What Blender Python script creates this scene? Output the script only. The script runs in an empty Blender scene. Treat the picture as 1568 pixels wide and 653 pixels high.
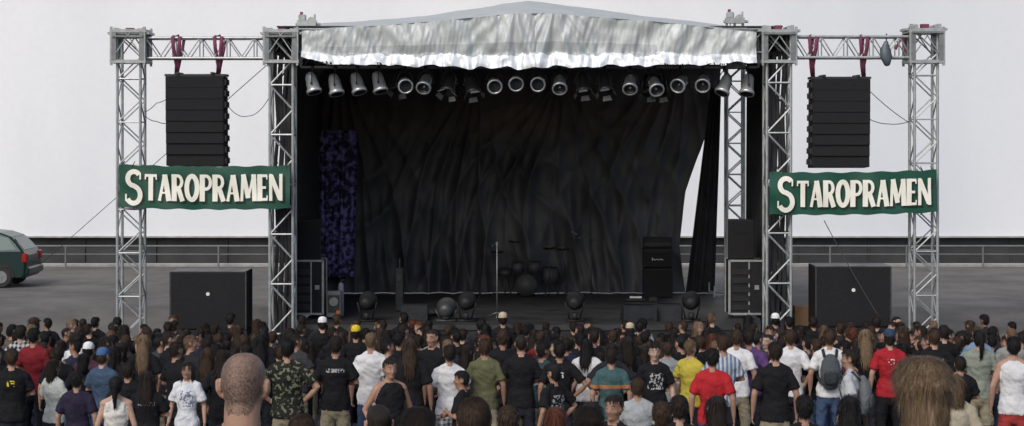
import bpy, math, random
import numpy as np
from mathutils import Vector, Matrix, noise
from mathutils.bvhtree import BVHTree
random.seed(7)
R=random.Random(11)
scene=bpy.context.scene
COL=scene.collection
CAMH=5.5
def at(px,py,Y):
    return Vector(((px-784)*Y/2800.0,Y,CAMH-(py-200)*Y/2800.0))
# terrain profile: audience slope, low point before the stage, car park behind
PROF=[(-60,6.0),(0,3.45),(6.4,2.9),(9.3,2.3),(22.4,.95),(26,.7),(35.5,-.13),(38.8,-.18),(40.5,-.1),(46.5,1.0),(400,1.0)]
def gz(y):
    for (a,za),(b,zb) in zip(PROF,PROF[1:]):
        if y<=b: return za+(zb-za)*max(0,(y-a))/(b-a)
    return 1.0
# ------------------------------------------------------------------ materials
def newmat(name):
    m=bpy.data.materials.new(name); m.use_nodes=True
    nt=m.node_tree; b=nt.nodes['Principled BSDF']
    return m,nt,b
def c4(c): return (c[0],c[1],c[2],1)
def mat(name,col,rough=.7,metal=0,var=.15,scale=6,bump=0,bscale=40,spec=.5,stretch=(1,1,1)):
    m,nt,b=newmat(name)
    tc=nt.nodes.new('ShaderNodeTexCoord'); mp=nt.nodes.new('ShaderNodeMapping')
    mp.inputs['Scale'].default_value=stretch
    nt.links.new(tc.outputs['Object'],mp.inputs['Vector'])
    n=nt.nodes.new('ShaderNodeTexNoise'); n.inputs['Scale'].default_value=scale; n.inputs['Detail'].default_value=6
    nt.links.new(mp.outputs[0],n.inputs['Vector'])
    r=nt.nodes.new('ShaderNodeValToRGB')
    r.color_ramp.elements[0].position=.3; r.color_ramp.elements[1].position=.7
    r.color_ramp.elements[0].color=c4([x*(1-var) for x in col]); r.color_ramp.elements[1].color=c4([min(1,x*(1+var)) for x in col])
    nt.links.new(n.outputs[0],r.inputs[0]); nt.links.new(r.outputs[0],b.inputs['Base Color'])
    b.inputs['Roughness'].default_value=rough; b.inputs['Metallic'].default_value=metal
    b.inputs['Specular IOR Level'].default_value=spec
    if bump:
        n2=nt.nodes.new('ShaderNodeTexNoise'); n2.inputs['Scale'].default_value=bscale; n2.inputs['Detail'].default_value=4
        nt.links.new(mp.outputs[0],n2.inputs['Vector'])
        bp=nt.nodes.new('ShaderNodeBump'); bp.inputs['Strength'].default_value=bump; bp.inputs['Distance'].default_value=.02
        nt.links.new(n2.outputs[0],bp.inputs['Height']); nt.links.new(bp.outputs[0],b.inputs['Normal'])
    return m
def mth(nt,op,a,b=None,c=None):
    n=nt.nodes.new('ShaderNodeMath'); n.operation=op
    for i,v in enumerate((a,b,c)):
        if v is None: continue
        if isinstance(v,(int,float)): n.inputs[i].default_value=v
        else: nt.links.new(v,n.inputs[i])
    return n.outputs[0]
def clampn(nt,v):
    n=nt.nodes.new('ShaderNodeClamp'); nt.links.new(v,n.inputs[0]); return n.outputs[0]
def inr(nt,v,lo,hi):
    return mth(nt,'MULTIPLY',mth(nt,'GREATER_THAN',v,lo),mth(nt,'LESS_THAN',v,hi))
def mixc(nt,f,a,b):
    n=nt.nodes.new('ShaderNodeMix'); n.data_type='RGBA'
    if isinstance(f,(int,float)): n.inputs[0].default_value=f
    else: nt.links.new(f,n.inputs[0])
    for i,v in ((6,a),(7,b)):
        if isinstance(v,(tuple,list)): n.inputs[i].default_value=c4(v)
        else: nt.links.new(v,n.inputs[i])
    return n.outputs[2]
_cl={}
def cloth(col,kind='plain',col2=(.7,.7,.7)):
    key=(tuple(col),kind,tuple(col2))
    if key in _cl: return _cl[key]
    m,nt,b=newmat('cloth_'+kind)
    tc=nt.nodes.new('ShaderNodeTexCoord'); o=tc.outputs['Object']
    sx=nt.nodes.new('ShaderNodeSeparateXYZ'); nt.links.new(o,sx.inputs[0])
    X,Y,Z=sx.outputs
    n=nt.nodes.new('ShaderNodeTexNoise'); n.inputs['Scale'].default_value=9; n.inputs['Detail'].default_value=5
    nt.links.new(o,n.inputs['Vector'])
    base=mixc(nt,n.outputs[0],tuple(c*.7 for c in col),tuple(min(1,c*1.25) for c in col))
    if kind in('print','smallprint','text'):
        n3=nt.nodes.new('ShaderNodeTexNoise'); n3.inputs['Scale'].default_value=26 if kind!='text' else 45; n3.inputs['Detail'].default_value=2
        nt.links.new(o,n3.inputs['Vector'])
        if kind=='print': bx=(.11,1.13,1.36)
        elif kind=='text': bx=(.12,1.31,1.36)
        else: bx=(.05,1.28,1.36)
        f=mth(nt,'MULTIPLY',inr(nt,X,-bx[0],bx[0]),inr(nt,Z,bx[1],bx[2]))
        f=mth(nt,'MULTIPLY',f,mth(nt,'GREATER_THAN',n3.outputs[0],.52))
        base=mixc(nt,mth(nt,'MULTIPLY',f,.8),base,tuple(col2))
    elif kind=='stripes':
        f=mth(nt,'GREATER_THAN',mth(nt,'SINE',mth(nt,'MULTIPLY',X,110)),.1)
        base=mixc(nt,f,base,tuple(col2))
    elif kind=='band':
        f=inr(nt,Z,1.22,1.27); base=mixc(nt,f,base,tuple(col2))
    elif kind=='plaid':
        f=mth(nt,'GREATER_THAN',mth(nt,'SINE',mth(nt,'MULTIPLY',X,90)),.0)
        g=mth(nt,'GREATER_THAN',mth(nt,'SINE',mth(nt,'MULTIPLY',Z,90)),.0)
        base=mixc(nt,mth(nt,'MULTIPLY',mth(nt,'ADD',f,g),.5),base,tuple(col2))
    elif kind=='camo':
        n3=nt.nodes.new('ShaderNodeTexNoise'); n3.inputs['Scale'].default_value=22; n3.inputs['Detail'].default_value=2
        nt.links.new(o,n3.inputs['Vector'])
        base=mixc(nt,mth(nt,'GREATER_THAN',n3.outputs[0],.57),base,tuple(col2))
    nt.links.new(base,b.inputs['Base Color'])
    b.inputs['Roughness'].default_value=.92; b.inputs['Specular IOR Level'].default_value=.15
    n2=nt.nodes.new('ShaderNodeTexNoise'); n2.inputs['Scale'].default_value=14; n2.inputs['Detail'].default_value=3
    nt.links.new(o,n2.inputs['Vector'])
    bp=nt.nodes.new('ShaderNodeBump'); bp.inputs['Strength'].default_value=.7; bp.inputs['Distance'].default_value=.035
    nt.links.new(n2.outputs[0],bp.inputs['Height']); nt.links.new(bp.outputs[0],b.inputs['Normal'])
    _cl[key]=m; return m
ALU=mat('aluminium',(.37,.39,.395),.45,.45,.18,8)
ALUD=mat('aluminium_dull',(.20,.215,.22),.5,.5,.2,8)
BLK=mat('black_paint',(.014,.014,.016),.6,0,.3,5,spec=.3)
BLKM=mat('black_metal',(.03,.03,.033),.4,.3,.2,8)
RUB=mat('black_rubber',(.02,.02,.02),.8)
GRL=mat('speaker_grille',(.017,.017,.019),.75,0,.35,60,.5,250,spec=.2)
CURT=mat('black_curtain',(.02,.02,.023),.85,0,.4,2.5,.3,30)
MARO=mat('maroon_sling',(.15,.03,.07),.8)
CHROME=mat('chrome',(.62,.64,.66),.33,.6,.12,12)
LENS=mat('lamp_lens',(.10,.11,.12),.1,.4,.3,40)
WOODB=mat('brown_board',(.16,.10,.055),.8)
WHT=mat('white_paint',(.7,.7,.68),.6)
# ------------------------------------------------------------------ mesh builder
class MB:
    def __init__(s): s.v=[];s.f=[];s.m=[]
    def add(s,v,f,m=0):
        o=len(s.v); s.v+= [tuple(x) for x in v]; s.f+=[tuple(i+o for i in q) for q in f]
        s.m+= [m]*len(f) if isinstance(m,int) else list(m)
    def tube(s,a,b,r,m=0,n=6,r2=None):
        a=Vector(a);b=Vector(b)
        s.loft([a,b],[(r,r),(r2 or r,r2 or r)],m,n)
    def loft(s,pts,rads,m=0,n=12,ref=(0,1,0),rnd=False):
        pts=[Vector(p) for p in pts]; ref=Vector(ref)
        if rnd:
            t0=(pts[0]-pts[1]).normalized(); t1=(pts[-1]-pts[-2]).normalized()
            ra,rb=rads[0],rads[-1]; ma,mb_=min(ra),min(rb)
            pts=[pts[0]+t0*ma*.9,pts[0]+t0*ma*.6]+pts+[pts[-1]+t1*mb_*.6,pts[-1]+t1*mb_*.9]
            rads=[(ra[0]*.42,ra[1]*.42),(ra[0]*.8,ra[1]*.8)]+list(rads)+[(rb[0]*.8,rb[1]*.8),(rb[0]*.42,rb[1]*.42)]
        V=[];F=[];k=len(pts)
        for i,p in enumerate(pts):
            t=(pts[min(i+1,k-1)]-pts[max(i-1,0)]).normalized()
            v=ref-t*ref.dot(t)
            if v.length<.05: v=Vector((1,0,0))-t*t.x
            if v.length<.05: v=Vector((0,0,1))-t*t.z
            v.normalize(); u=v.cross(t)
            a,b=rads[i]
            for j in range(n):
                th=2*math.pi*j/n
                V.append(p+u*a*math.cos(th)+v*b*math.sin(th))
        for i in range(k-1):
            for j in range(n):
                j2=(j+1)%n
                F.append((i*n+j,i*n+j2,(i+1)*n+j2,(i+1)*n+j))
        F.append(tuple(range(n))[::-1]); F.append(tuple((k-1)*n+j for j in range(n)))
        s.add(V,F,m)
    def box(s,c,sz,m=0,rot=None,bev=0):
        x,y,z=[q/2 for q in sz]; c=Vector(c)
        if bev:
            b=bev
            def ring(zz,i):
                return [(-x+i,-y+b,zz),(-x+b,-y+i,zz),(x-b,-y+i,zz),(x-i,-y+b,zz),(x-i,y-b,zz),(x-b,y-i,zz),(-x+b,y-i,zz),(-x+i,y-b,zz)]
            rs=[ring(-z,b*.98),ring(-z+b,0),ring(z-b,0),ring(z,b*.98)]
            V=[Vector(p) for r in rs for p in r]
            F=[]
            for i in range(3):
                for j in range(8):
                    F.append((i*8+j,i*8+(j+1)%8,(i+1)*8+(j+1)%8,(i+1)*8+j))
            F.append(tuple(range(8))[::-1]); F.append(tuple(24+j for j in range(8)))
        else:
            V=[Vector((i,j,k)) for i in(-x,x) for j in(-y,y) for k in(-z,z)]
            F=[(0,1,3,2),(4,6,7,5),(0,4,5,1),(2,3,7,6),(0,2,6,4),(1,5,7,3)]
        if rot is not None: V=[rot@v for v in V]
        s.add([v+c for v in V],F,m)
    def obj(s,name,mats,smooth=False,parent=None,loc=None):
        me=bpy.data.meshes.new(name); me.from_pydata(s.v,[],s.f)
        for q in mats: me.materials.append(q)
        me.polygons.foreach_set('material_index',s.m)
        if smooth: me.polygons.foreach_set('use_smooth',[True]*len(s.f))
        me.update()
        ob=bpy.data.objects.new(name,me); COL.objects.link(ob)
        if loc is not None: ob.location=loc
        if parent: ob.parent=parent
        return ob
def empty(name,loc=(0,0,0)):
    e=bpy.data.objects.new(name,None); e.location=loc; e.empty_display_size=.2; COL.objects.link(e); return e
def RX(a): return Matrix.Rotation(a,3,'X')
def RZ(a): return Matrix.Rotation(a,3,'Z')
def wire(name,pts,r,m,sag=0):
    mb=MB(); 
    P=[]
    for a,b in zip(pts,pts[1:]):
        a=Vector(a);b=Vector(b)
        for i in range(10):
            t=i/10; q=a.lerp(b,t); q.z-=sag*4*t*(1-t); P.append(q)
    P.append(Vector(pts[-1]))
    mb.loft(P,[(r,r)]*len(P),0,5)
    return mb.obj(name,[m],True)
# ------------------------------------------------------------------ ground
def ground():
    ys=sorted(set([-60,-20]+[p[0] for p in PROF if p[0]<400]+[i*1.0 for i in range(0,72)]+[100,200,400]))
    xs=[-300,-120,-60]+list(range(-30,31,2))+[60,120,300]
    V=[];F=[]
    for y in ys:
        for x in xs:
            V.append((x,y,gz(y)))
    nx=len(xs)
    for i in range(len(ys)-1):
        for j in range(nx-1):
            F.append((i*nx+j,i*nx+j+1,(i+1)*nx+j+1,(i+1)*nx+j))
    m,nt,b=newmat('asphalt')
    tc=nt.nodes.new('ShaderNodeTexCoord')
    n1=nt.nodes.new('ShaderNodeTexNoise'); n1.inputs['Scale'].default_value=.5; n1.inputs['Detail'].default_value=9; n1.inputs['Roughness'].default_value=.7
    n2=nt.nodes.new('ShaderNodeTexNoise'); n2.inputs['Scale'].default_value=30; n2.inputs['Detail'].default_value=4
    for n in(n1,n2): nt.links.new(tc.outputs['Object'],n.inputs['Vector'])
    r=nt.nodes.new('ShaderNodeValToRGB'); r.color_ramp.elements[0].position=.35; r.color_ramp.elements[1].position=.68
    r.color_ramp.elements[0].color=(.062,.059,.056,1); r.color_ramp.elements[1].color=(.165,.155,.145,1)
    nt.links.new(n1.outputs[0],r.inputs[0])
    a=mixc(nt,mth(nt,'MULTIPLY',n2.outputs[0],.4),r.outputs[0],(.13,.122,.113))
    nt.links.new(a,b.inputs['Base Color']); b.inputs['Roughness'].default_value=.9
    bp=nt.nodes.new('ShaderNodeBump'); bp.inputs['Strength'].default_value=.4; bp.inputs['Distance'].default_value=.02
    nt.links.new(n2.outputs[0],bp.inputs['Height']); nt.links.new(bp.outputs[0],b.inputs['Normal'])
    mb=MB(); mb.add(V,F); mb.obj('ground',[m])
ground()
# ------------------------------------------------------------------ wall (building)
WY=61.4
def building():
    e=empty('white_warehouse_building',(0,WY,1))
    m,nt,b=newmat('white_render')
    tc=nt.nodes.new('ShaderNodeTexCoord')
    n1=nt.nodes.new('ShaderNodeTexNoise'); n1.inputs['Scale'].default_value=.10; n1.inputs['Detail'].default_value=6
    mp=nt.nodes.new('ShaderNodeMapping'); mp.inputs['Scale'].default_value=(1.2,1,.35)
    nt.links.new(tc.outputs['Object'],mp.inputs['Vector']); nt.links.new(mp.outputs[0],n1.inputs['Vector'])
    n2=nt.nodes.new('ShaderNodeTexNoise'); n2.inputs['Scale'].default_value=6; n2.inputs['Detail'].default_value=8
    nt.links.new(tc.outputs['Object'],n2.inputs['Vector'])
    r=nt.nodes.new('ShaderNodeValToRGB'); r.color_ramp.elements[0].position=.35; r.color_ramp.elements[1].position=.65
    r.color_ramp.elements[0].color=(.68,.715,.765,1); r.color_ramp.elements[1].color=(.85,.865,.89,1)
    nt.links.new(n1.outputs[0],r.inputs[0])
    a=mixc(nt,mth(nt,'MULTIPLY',n2.outputs[0],.24),r.outputs[0],(.58,.605,.64))
    nt.links.new(a,b.inputs['Base Color']); b.inputs['Roughness'].default_value=.9
    dk=mat('plinth_dark',(.035,.037,.04),.7,0,.35,1.2,.3,10)
    conc=mat('concrete_edge',(.35,.35,.34),.85,0,.2,3)
    inv=Matrix.Translation(-e.location)
    mb=MB(); mb.box((0,WY+10.0,1.95+7.4),(130,20,14.8),0); o=mb.obj('upper_wall',[m]); o.parent=e; o.matrix_parent_inverse=inv
    mb=MB(); mb.box((0,WY+10.15,1.475),(129.8,19.9,.95),0)
    for i in range(-26,27): mb.box((i*2.4,WY+.17,1.475),(.05,.06,.93),0)
    p=mb.obj('plinth',[dk]); p.parent=e; p.matrix_parent_inverse=inv
    mb=MB(); mb.box((0,WY+.0,1.93),(129.9,.22,.05),0)
    p=mb.obj('drip_edge',[conc]); p.parent=e; p.matrix_parent_inverse=inv
    mb=MB(); mb.box((0,WY-.9,1.02),(128,.25,.16),0,bev=.02); mb.obj('kerb',[conc])
    mb=MB()
    for z in(1.45,1.72):
        mb.tube((-60,WY-1.6,z),(60,WY-1.6,z),.028 if z>1.5 else .018)
    for i in range(-24,25): mb.tube((i*2.5+.4,WY-1.6,.98),(i*2.5+.4,WY-1.6,1.72),.03)
    mb.obj('guard_rail',[mat('galvanised',(.20,.21,.21),.5,.5)])
building()
# ------------------------------------------------------------------ trusses
def truss(mb,p0,p1,w,h,n,ref=(0,1,0),rc=.028,rl=.014,rungs=True,m=0,x=False):
    p0=Vector(p0);p1=Vector(p1); t=(p1-p0).normalized(); v=Vector(ref); v=(v-t*v.dot(t)).normalized(); u=v.cross(t)
    cs=[u*a*w/2+v*b*h/2 for a,b in((-1,-1),(1,-1),(1,1),(-1,1))]
    L=p1-p0
    for c in cs: mb.tube(p0+c,p1+c,rc,m,8)
    for k in range(4):
        a=cs[k];b=cs[(k+1)%4]
        for i in range(n):
            q0=p0+L*i/n; q1=p0+L*(i+1)/n
            if (i+k//2+(k%2))%2==0: mb.tube(q0+a,q1+b,rl,m,5)
            else: mb.tube(q0+b,q1+a,rl,m,5)
            if rungs and (i%2==0): mb.tube(q0+a,q0+b,rl,m,5)
        mb.tube(p1+a,p1+b,rl,m,5)
SY=40.0
def tower(px,ytop,name='truss_tower',Y=SY,w=.54,n=15,mt=None,heavy=False,zb=None):
    base=gz(Y) if zb is None else zb
    top=at(px,ytop,Y).z; X=at(px,0,Y).x
    mb=MB()
    truss(mb,(X,Y,base+.12),(X,Y,top-.1),w-.06,w-.06,n,rc=.032,rl=.017 if not heavy else .022,rungs=True)
    mb.box((X,Y,base+.07),(w+.3,w+.3,.05),0)
    for a in(-1,1):
        for b in(-1,1):
            mb.box((X+a*.6,Y+b*.6,base+.06),(.2,.2,.03),0); mb.tube((X+a*.6,Y+b*.6,base+.05),(X+a*.6,Y+b*.6,base+.5),.02)
            mb.tube((X+a*.6,Y+b*.6,base+.25),(X+a*.2,Y+b*.2,base+.25),.025)
    if Y==SY:
        zc=at(0,72,Y).z
        for dz in(-.33,.33):
            for a in(-1,1):
                mb.box((X+a*.36,Y,zc+dz),(.06,.78,.07),0); mb.box((X,Y+a*.36,zc+dz),(.66,.06,.07),0)
        for a in(-1,1):
            for b in(-1,1):
                mb.tube((X+a*.36,Y+b*.36,zc-.42),(X+a*.36,Y+b*.36,zc+.42),.03)
                mb.box((X+a*.30,Y+b*.385,zc),(.1,.02,.62),1)
                mb.tube((X+a*.36,Y+b*.37,zc-.3),(X-a*.05,Y+b*.37,zc+.3),.014)
        mb.box((X,Y,top-.06),(w+.34,w+.1,.05),0)
        mb.box((X,Y,top-.13),(w+.1,w+.3,.04),1)
        for a in(-1,1):
            mb.box((X+a*.3,Y-.2,top+.0),(.07,.12,.12),0)
            mb.tube((X+a*.22,Y-.3,top+.0),(X+a*.22,Y+.3,top+.0),.05,0,10)
        mb.box((X,Y-.1,top+.02),(.16,.2,.08),2)
        if heavy:
            for k in range(4):
                q=Vector((X-.15+.1*k,Y+.1,0)); pts=[Vector((q.x+.03*math.sin(i*1.3+k),q.y+.03*math.cos(i*1.7+k),base+.3+i*(zc-.4-base)/14)) for i in range(15)]
                mb.loft(pts,[(.04+.014*(k%2),.03)]*15,3,6)
    return mb.obj(name,[mt or ALU,ALUD,MARO,CURT])
tower(201,48,w=.56,n=16)
tower(1414,42,w=.56,n=16)
tower(433,48,w=.56,n=14,heavy=True)
tower(1190,44,w=.58,n=14,heavy=True)
RYk=47.6
tower(1125,95,Y=RYk,w=.5,n=15,zb=gz(RYk))
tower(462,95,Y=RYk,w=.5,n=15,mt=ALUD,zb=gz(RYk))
def wingbeam(x0,x1,y0,y1):
    mb=MB(); a=at(x0,(y0+y1)/2,SY); b=at(x1,(y0+y1)/2,SY)
    truss(mb,a,b,(y1-y0)/70-.06,.44,9,ref=(0,1,0),rc=.03,rl=.015,rungs=True)
    return mb.obj('horizontal_truss',[ALU])
wingbeam(226,412,57,92); wingbeam(1216,1393,55,91)
mb=MB()
zt=7.45; XL=at(433,0,SY).x; XR=at(1190,0,SY).x
truss(mb,(XL+.3,SY,zt),(XR-.3,SY,zt),.5,.44,22,ref=(0,1,0))
truss(mb,(XL,SY+.3,zt),(XL,RYk-.3,zt),.5,.44,12,ref=(1,0,0))
truss(mb,(XR,SY+.3,zt),(XR,RYk-.3,zt),.5,.44,12,ref=(1,0,0))
truss(mb,(XL+.3,RYk,zt-.1),(XR-.3,RYk,zt-.1),.4,.4,22,ref=(0,1,0))
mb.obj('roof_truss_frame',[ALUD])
for px,py in((470,36),(1125,32)):
    mb=MB(); p=at(px,py,SY+.3)
    mb.box(p,(.42,.2,.12),0); mb.box(p+Vector((-.1,0,.12)),(.16,.18,.14),0,bev=.02); mb.tube(p+Vector((.1,-.05,.05)),p+Vector((.1,.05,.05)),.09,0,12)
    mb.box(p+Vector((-.12,0,.22)),(.06,.06,.06),2)
    mb.tube(p+Vector((.17,0,0)),p+Vector((.17,0,.2)),.02); mb.tube(p+Vector((-.1,0,0)),p+Vector((-.1,0,-.8)),.012)
    mb.tube(p+Vector((-.25,0,-.02)),p+Vector((.3,0,-.02)),.03)
    for k in(-.18,.0,.18): mb.tube(p+Vector((k,0,-.02)),p+Vector((k,0,-.6)),.03)
    mb.box(p+Vector((.0,0,-.2)),(.5,.25,.08),0)
    mb.obj('chain_hoist',[ALU,WHT,MARO])
# ------------------------------------------------------------------ roof canopy
def interp(x,tab):
    for (a,va),(b,vb) in zip(tab,tab[1:]):
        if x<=b: return va+(vb-va)*max(0,(x-a))/(b-a)
    return tab[-1][1]
TOP=[(462,48),(640,35),(740,26),(790,21),(850,21),(905,26),(1000,33),(1158,50)]
BOT=[(462,88),(500,97),(640,101),(760,105),(880,103),(1000,100),(1120,97),(1158,95)]
SIL=[(462,38),(560,31),(640,25),(720,14),(770,6),(810,2),(850,6),(900,12),(1000,25),(1100,35),(1158,43)]
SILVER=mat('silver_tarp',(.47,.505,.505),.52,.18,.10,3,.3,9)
SILVM=mat('silver_tarp_darker_strip',(.36,.39,.395),.52,.18,.10,3,.3,9)  # slightly darker tarp colour for the strip above the hem
SILVB=mat('silver_tarp_lit_hem',(.78,.81,.84),.42,.2,.08,3,.35,9)  # paler colour paints in the light caught by the outward-bent hem
GREYT=mat('grey_tarp',(.46,.485,.475),.75,0,.08,2,.1,10)
def canopy():
    e=empty('stage_roof_canopy',(.4,SY,7))
    inv=Matrix.Translation(-e.location)
    Yv=SY-.36
    nx,nz=560,44
    V=[];F=[];M=[]
    for i in range(nx+1):
        px=462+(1158-462)*i/nx
        a=at(px,interp(px,TOP),Yv); b=at(px,interp(px,BOT),Yv)
        sc=.02*math.sin(px*.16)+.02*math.sin(px*.071+1)+.03*noise.noise(Vector((px*.07,0,0)))
        amod=max(0.,.5+1.2*noise.noise(Vector((px*.02,4,4))))
        for k in range(nz+1):
            t=k/nz
            p=a.lerp(b,t)
            d=px-820; u=px-(790 if d<0 else 850)
            ang=math.atan2(u,t*75+22)
            near_=math.exp(-(u/150.)**2)
            wob=4.5*noise.noise(Vector((px*.02,t*.9,5)))
            fold=.024*math.sin(ang*20+wob)*near_*min(1,.3+t)*(.4+amod)
            g=math.exp(-((px-560)/90.)**2)+math.exp(-((px-1050)/110.)**2)
            fold+=.014*math.sin(px*.23+(-1 if d<0 else 1)*t*3.2+wob)*g*amod
            q=Vector((px*.03+(-1 if d<0 else 1)*t*1.1,t*1.1,1))
            fold+=.085*noise.noise(q)+.05*noise.noise(Vector((px*.075+(-1 if d<0 else 1)*t*1.6,t*1.5,7)))+.018*noise.noise(Vector((px*.2+t*2,t*4,2)))
            fold+=.05*math.exp(-((abs(u)-4-22*t)/7.0)**2)
            y=-fold
            hk=max(0,(t-.72)/.28)
            y-= .17*hk*(1-.3*hk)+(.05*noise.noise(Vector((px*.09,t*6,9)))+.015*math.sin(px*.33+5*noise.noise(Vector((px*.03,0,9)))))*min(1,hk*2)
            p.y+=y; p.z-= sc*t*t
            V.append(p)
    for i in range(nx):
        px=462+(1158-462)*i/nx
        for k in range(nz):
            q=i*(nz+1)+k
            F.append((q,q+nz+1,q+nz+2,q+1)); 
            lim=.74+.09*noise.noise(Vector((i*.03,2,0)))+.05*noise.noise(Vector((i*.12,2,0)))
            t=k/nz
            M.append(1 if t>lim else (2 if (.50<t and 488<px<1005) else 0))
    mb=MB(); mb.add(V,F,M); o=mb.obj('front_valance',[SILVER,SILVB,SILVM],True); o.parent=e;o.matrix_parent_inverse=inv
    V=[];F=[]; nx=90; ny=20
    for i in range(nx+1):
        px=462+(1158-462)*i/nx
        a=at(px,interp(px,TOP),Yv)
        rid=at(px,interp(px,SIL),43.2); 
        for k in range(ny+1):
            t=k/ny
            Y=Yv+t*(49.2-Yv)
            tt=(Y-Yv)/(43.2-Yv)
            x=a.x
            if tt<=1: z=a.z+(rid.z-a.z)*(1-(1-tt)**1.3)
            else: z=rid.z-(rid.z-7.75)*((Y-43.2)/(49.2-43.2))
            V.append((x,Y,z+.04*noise.noise(Vector((x,Y,0)))*min(1,tt*2)))
    for i in range(nx):
        for k in range(ny):
            q=i*(ny+1)+k; F.append((q,q+ny+1,q+ny+2,q+1))
    mb=MB(); mb.add(V,F); o=mb.obj('roof_skin',[GREYT],True); o.parent=e;o.matrix_parent_inverse=inv
    mb=MB(); mb.box(((XL+XR)/2,44.6,7.78),(XR-XL+.3,8.9,.03),0)
    mb.box((XL-.28,44.7,7.5),(.02,9.2,.5),0); mb.box((XR+.28,44.7,7.5),(.02,9.2,.5),0)
    o=mb.obj('black_lining',[CURT]); o.parent=e;o.matrix_parent_inverse=inv
canopy()
# ------------------------------------------------------------------ stage deck
DZ=1.2
mb=MB()
DECK=mat('stage_deck_black',(.03,.03,.032),.55,0,.5,2)
mb.box(((XL+XR)/2,44.9,DZ-.06),(XR-XL-.62,8.9,.12),0)
mb.box(((XL+XR)/2,40.5,.5),(XR-XL-.66,.05,1.2),1)
for i in range(8): mb.tube((XL+.6+i*1.38,41,0),(XL+.6+i*1.38,41,DZ-.1),.05)
mb.obj('stage_deck',[DECK,CURT])
# ------------------------------------------------------------------ curtains
def curtain(name,xtop,xbot,ztop,zbot,Y,amp,freq,mt,nx=160,nz=40,seed=0,conv=None,edge=None):
    V=[];F=[]
    for i in range(nx+1):
        u=i/nx
        for k in range(nz+1):
            t=k/nz
            xl=interp(t,edge[0]) if edge else xtop[0]+(xbot[0]-xtop[0])*t
            xr=interp(t,edge[1]) if edge else xtop[1]+(xbot[1]-xtop[1])*t
            x=xl+(xr-xl)*u
            if conv:
                # folds fan out from the points where the cloth is tied up
                y=0
                for c,tt,w_ in conv:
                    du=u-c; dt=t-tt
                    if dt>-.08:
                        an=math.atan2(du*2.2,dt+.14)
                        s0=math.sin(an*15+3.5*noise.noise(Vector((u*5,t*1.2,c*9))))
                        y+=w_*.13*(1-abs(s0))**1.4*math.exp(-(an/1.1)**2)*min(1,(dt+.08)*3)
                s1=math.sin(u*freq+3.0*noise.noise(Vector((u*5,t*.9,seed))))
                y+=amp*(.3+.6*t)*(1-abs(s1))**1.2
                y+=amp*1.6*noise.noise(Vector((u*9,t*2.2,seed+5)))+amp*.6*noise.noise(Vector((u*34,t*4,seed+9)))
                y=-y
                y-=.25*max(0,t-.93)/.07*(.5+noise.noise(Vector((u*22,t*5,3))))
            else:
                ph=u*freq+1.5*noise.noise(Vector((u*6,t*.7,seed)))
                y=amp*(.35+.65*t)*math.sin(ph)+amp*.8*noise.noise(Vector((u*14,t*2,seed+5)))+amp*.35*math.sin(ph*2.7+t*3)
            V.append((x,Y+y,ztop+(zbot-ztop)*t))
    for i in range(nx):
        for k in range(nz):
            q=i*(nz+1)+k; F.append((q,q+nz+1,q+nz+2,q+1))
    mb=MB(); mb.add(V,F); return mb.obj(name,[mt],True)
BY=48.6; sB=2800/BY
def bx(px): return (px-784)/sB
m,nt,b=newmat('painted_backdrop')
tc=nt.nodes.new('ShaderNodeTexCoord'); sx=nt.nodes.new('ShaderNodeSeparateXYZ'); nt.links.new(tc.outputs['Object'],sx.inputs[0]); X_,Y_,Z_=sx.outputs
n1=nt.nodes.new('ShaderNodeTexNoise'); n1.inputs['Scale'].default_value=1.0; n1.inputs['Detail'].default_value=7; nt.links.new(tc.outputs['Object'],n1.inputs['Vector'])
r=nt.nodes.new('ShaderNodeValToRGB'); r.color_ramp.elements[0].position=.35; r.color_ramp.elements[1].position=.68
r.color_ramp.elements[0].color=(.034,.034,.040,1); r.color_ramp.elements[1].color=(.09,.09,.098,1)
nt.links.new(n1.outputs[0],r.inputs[0])
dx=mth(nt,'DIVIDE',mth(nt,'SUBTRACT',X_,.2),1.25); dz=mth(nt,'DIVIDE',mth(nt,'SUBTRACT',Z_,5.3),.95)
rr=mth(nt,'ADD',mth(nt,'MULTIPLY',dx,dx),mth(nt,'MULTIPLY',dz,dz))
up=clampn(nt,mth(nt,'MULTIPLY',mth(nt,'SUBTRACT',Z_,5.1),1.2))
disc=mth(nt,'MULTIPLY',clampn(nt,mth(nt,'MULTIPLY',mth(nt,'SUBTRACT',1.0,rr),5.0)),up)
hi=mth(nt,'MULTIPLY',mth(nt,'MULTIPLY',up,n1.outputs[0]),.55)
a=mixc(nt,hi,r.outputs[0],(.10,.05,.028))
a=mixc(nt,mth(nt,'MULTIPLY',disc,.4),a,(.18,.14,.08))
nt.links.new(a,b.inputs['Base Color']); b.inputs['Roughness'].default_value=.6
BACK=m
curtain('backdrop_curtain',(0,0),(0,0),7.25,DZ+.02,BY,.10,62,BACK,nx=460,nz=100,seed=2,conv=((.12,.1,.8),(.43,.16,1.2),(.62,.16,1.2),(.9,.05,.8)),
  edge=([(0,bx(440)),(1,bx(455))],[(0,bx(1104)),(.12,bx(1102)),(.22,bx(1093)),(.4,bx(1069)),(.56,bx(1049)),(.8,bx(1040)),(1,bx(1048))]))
curtain('side_curtain',(bx(1086),bx(1102)),(bx(1048),bx(1092)),6.6,DZ+.02,BY-.35,.05,22,CURT,nx=50,nz=30,seed=8)
m,nt,b=newmat('purple_mottled_cloth')
tc=nt.nodes.new('ShaderNodeTexCoord')
n1=nt.nodes.new('ShaderNodeTexNoise'); n1.inputs['Scale'].default_value=8; n1.inputs['Detail'].default_value=5; nt.links.new(tc.outputs['Object'],n1.inputs['Vector'])
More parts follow.
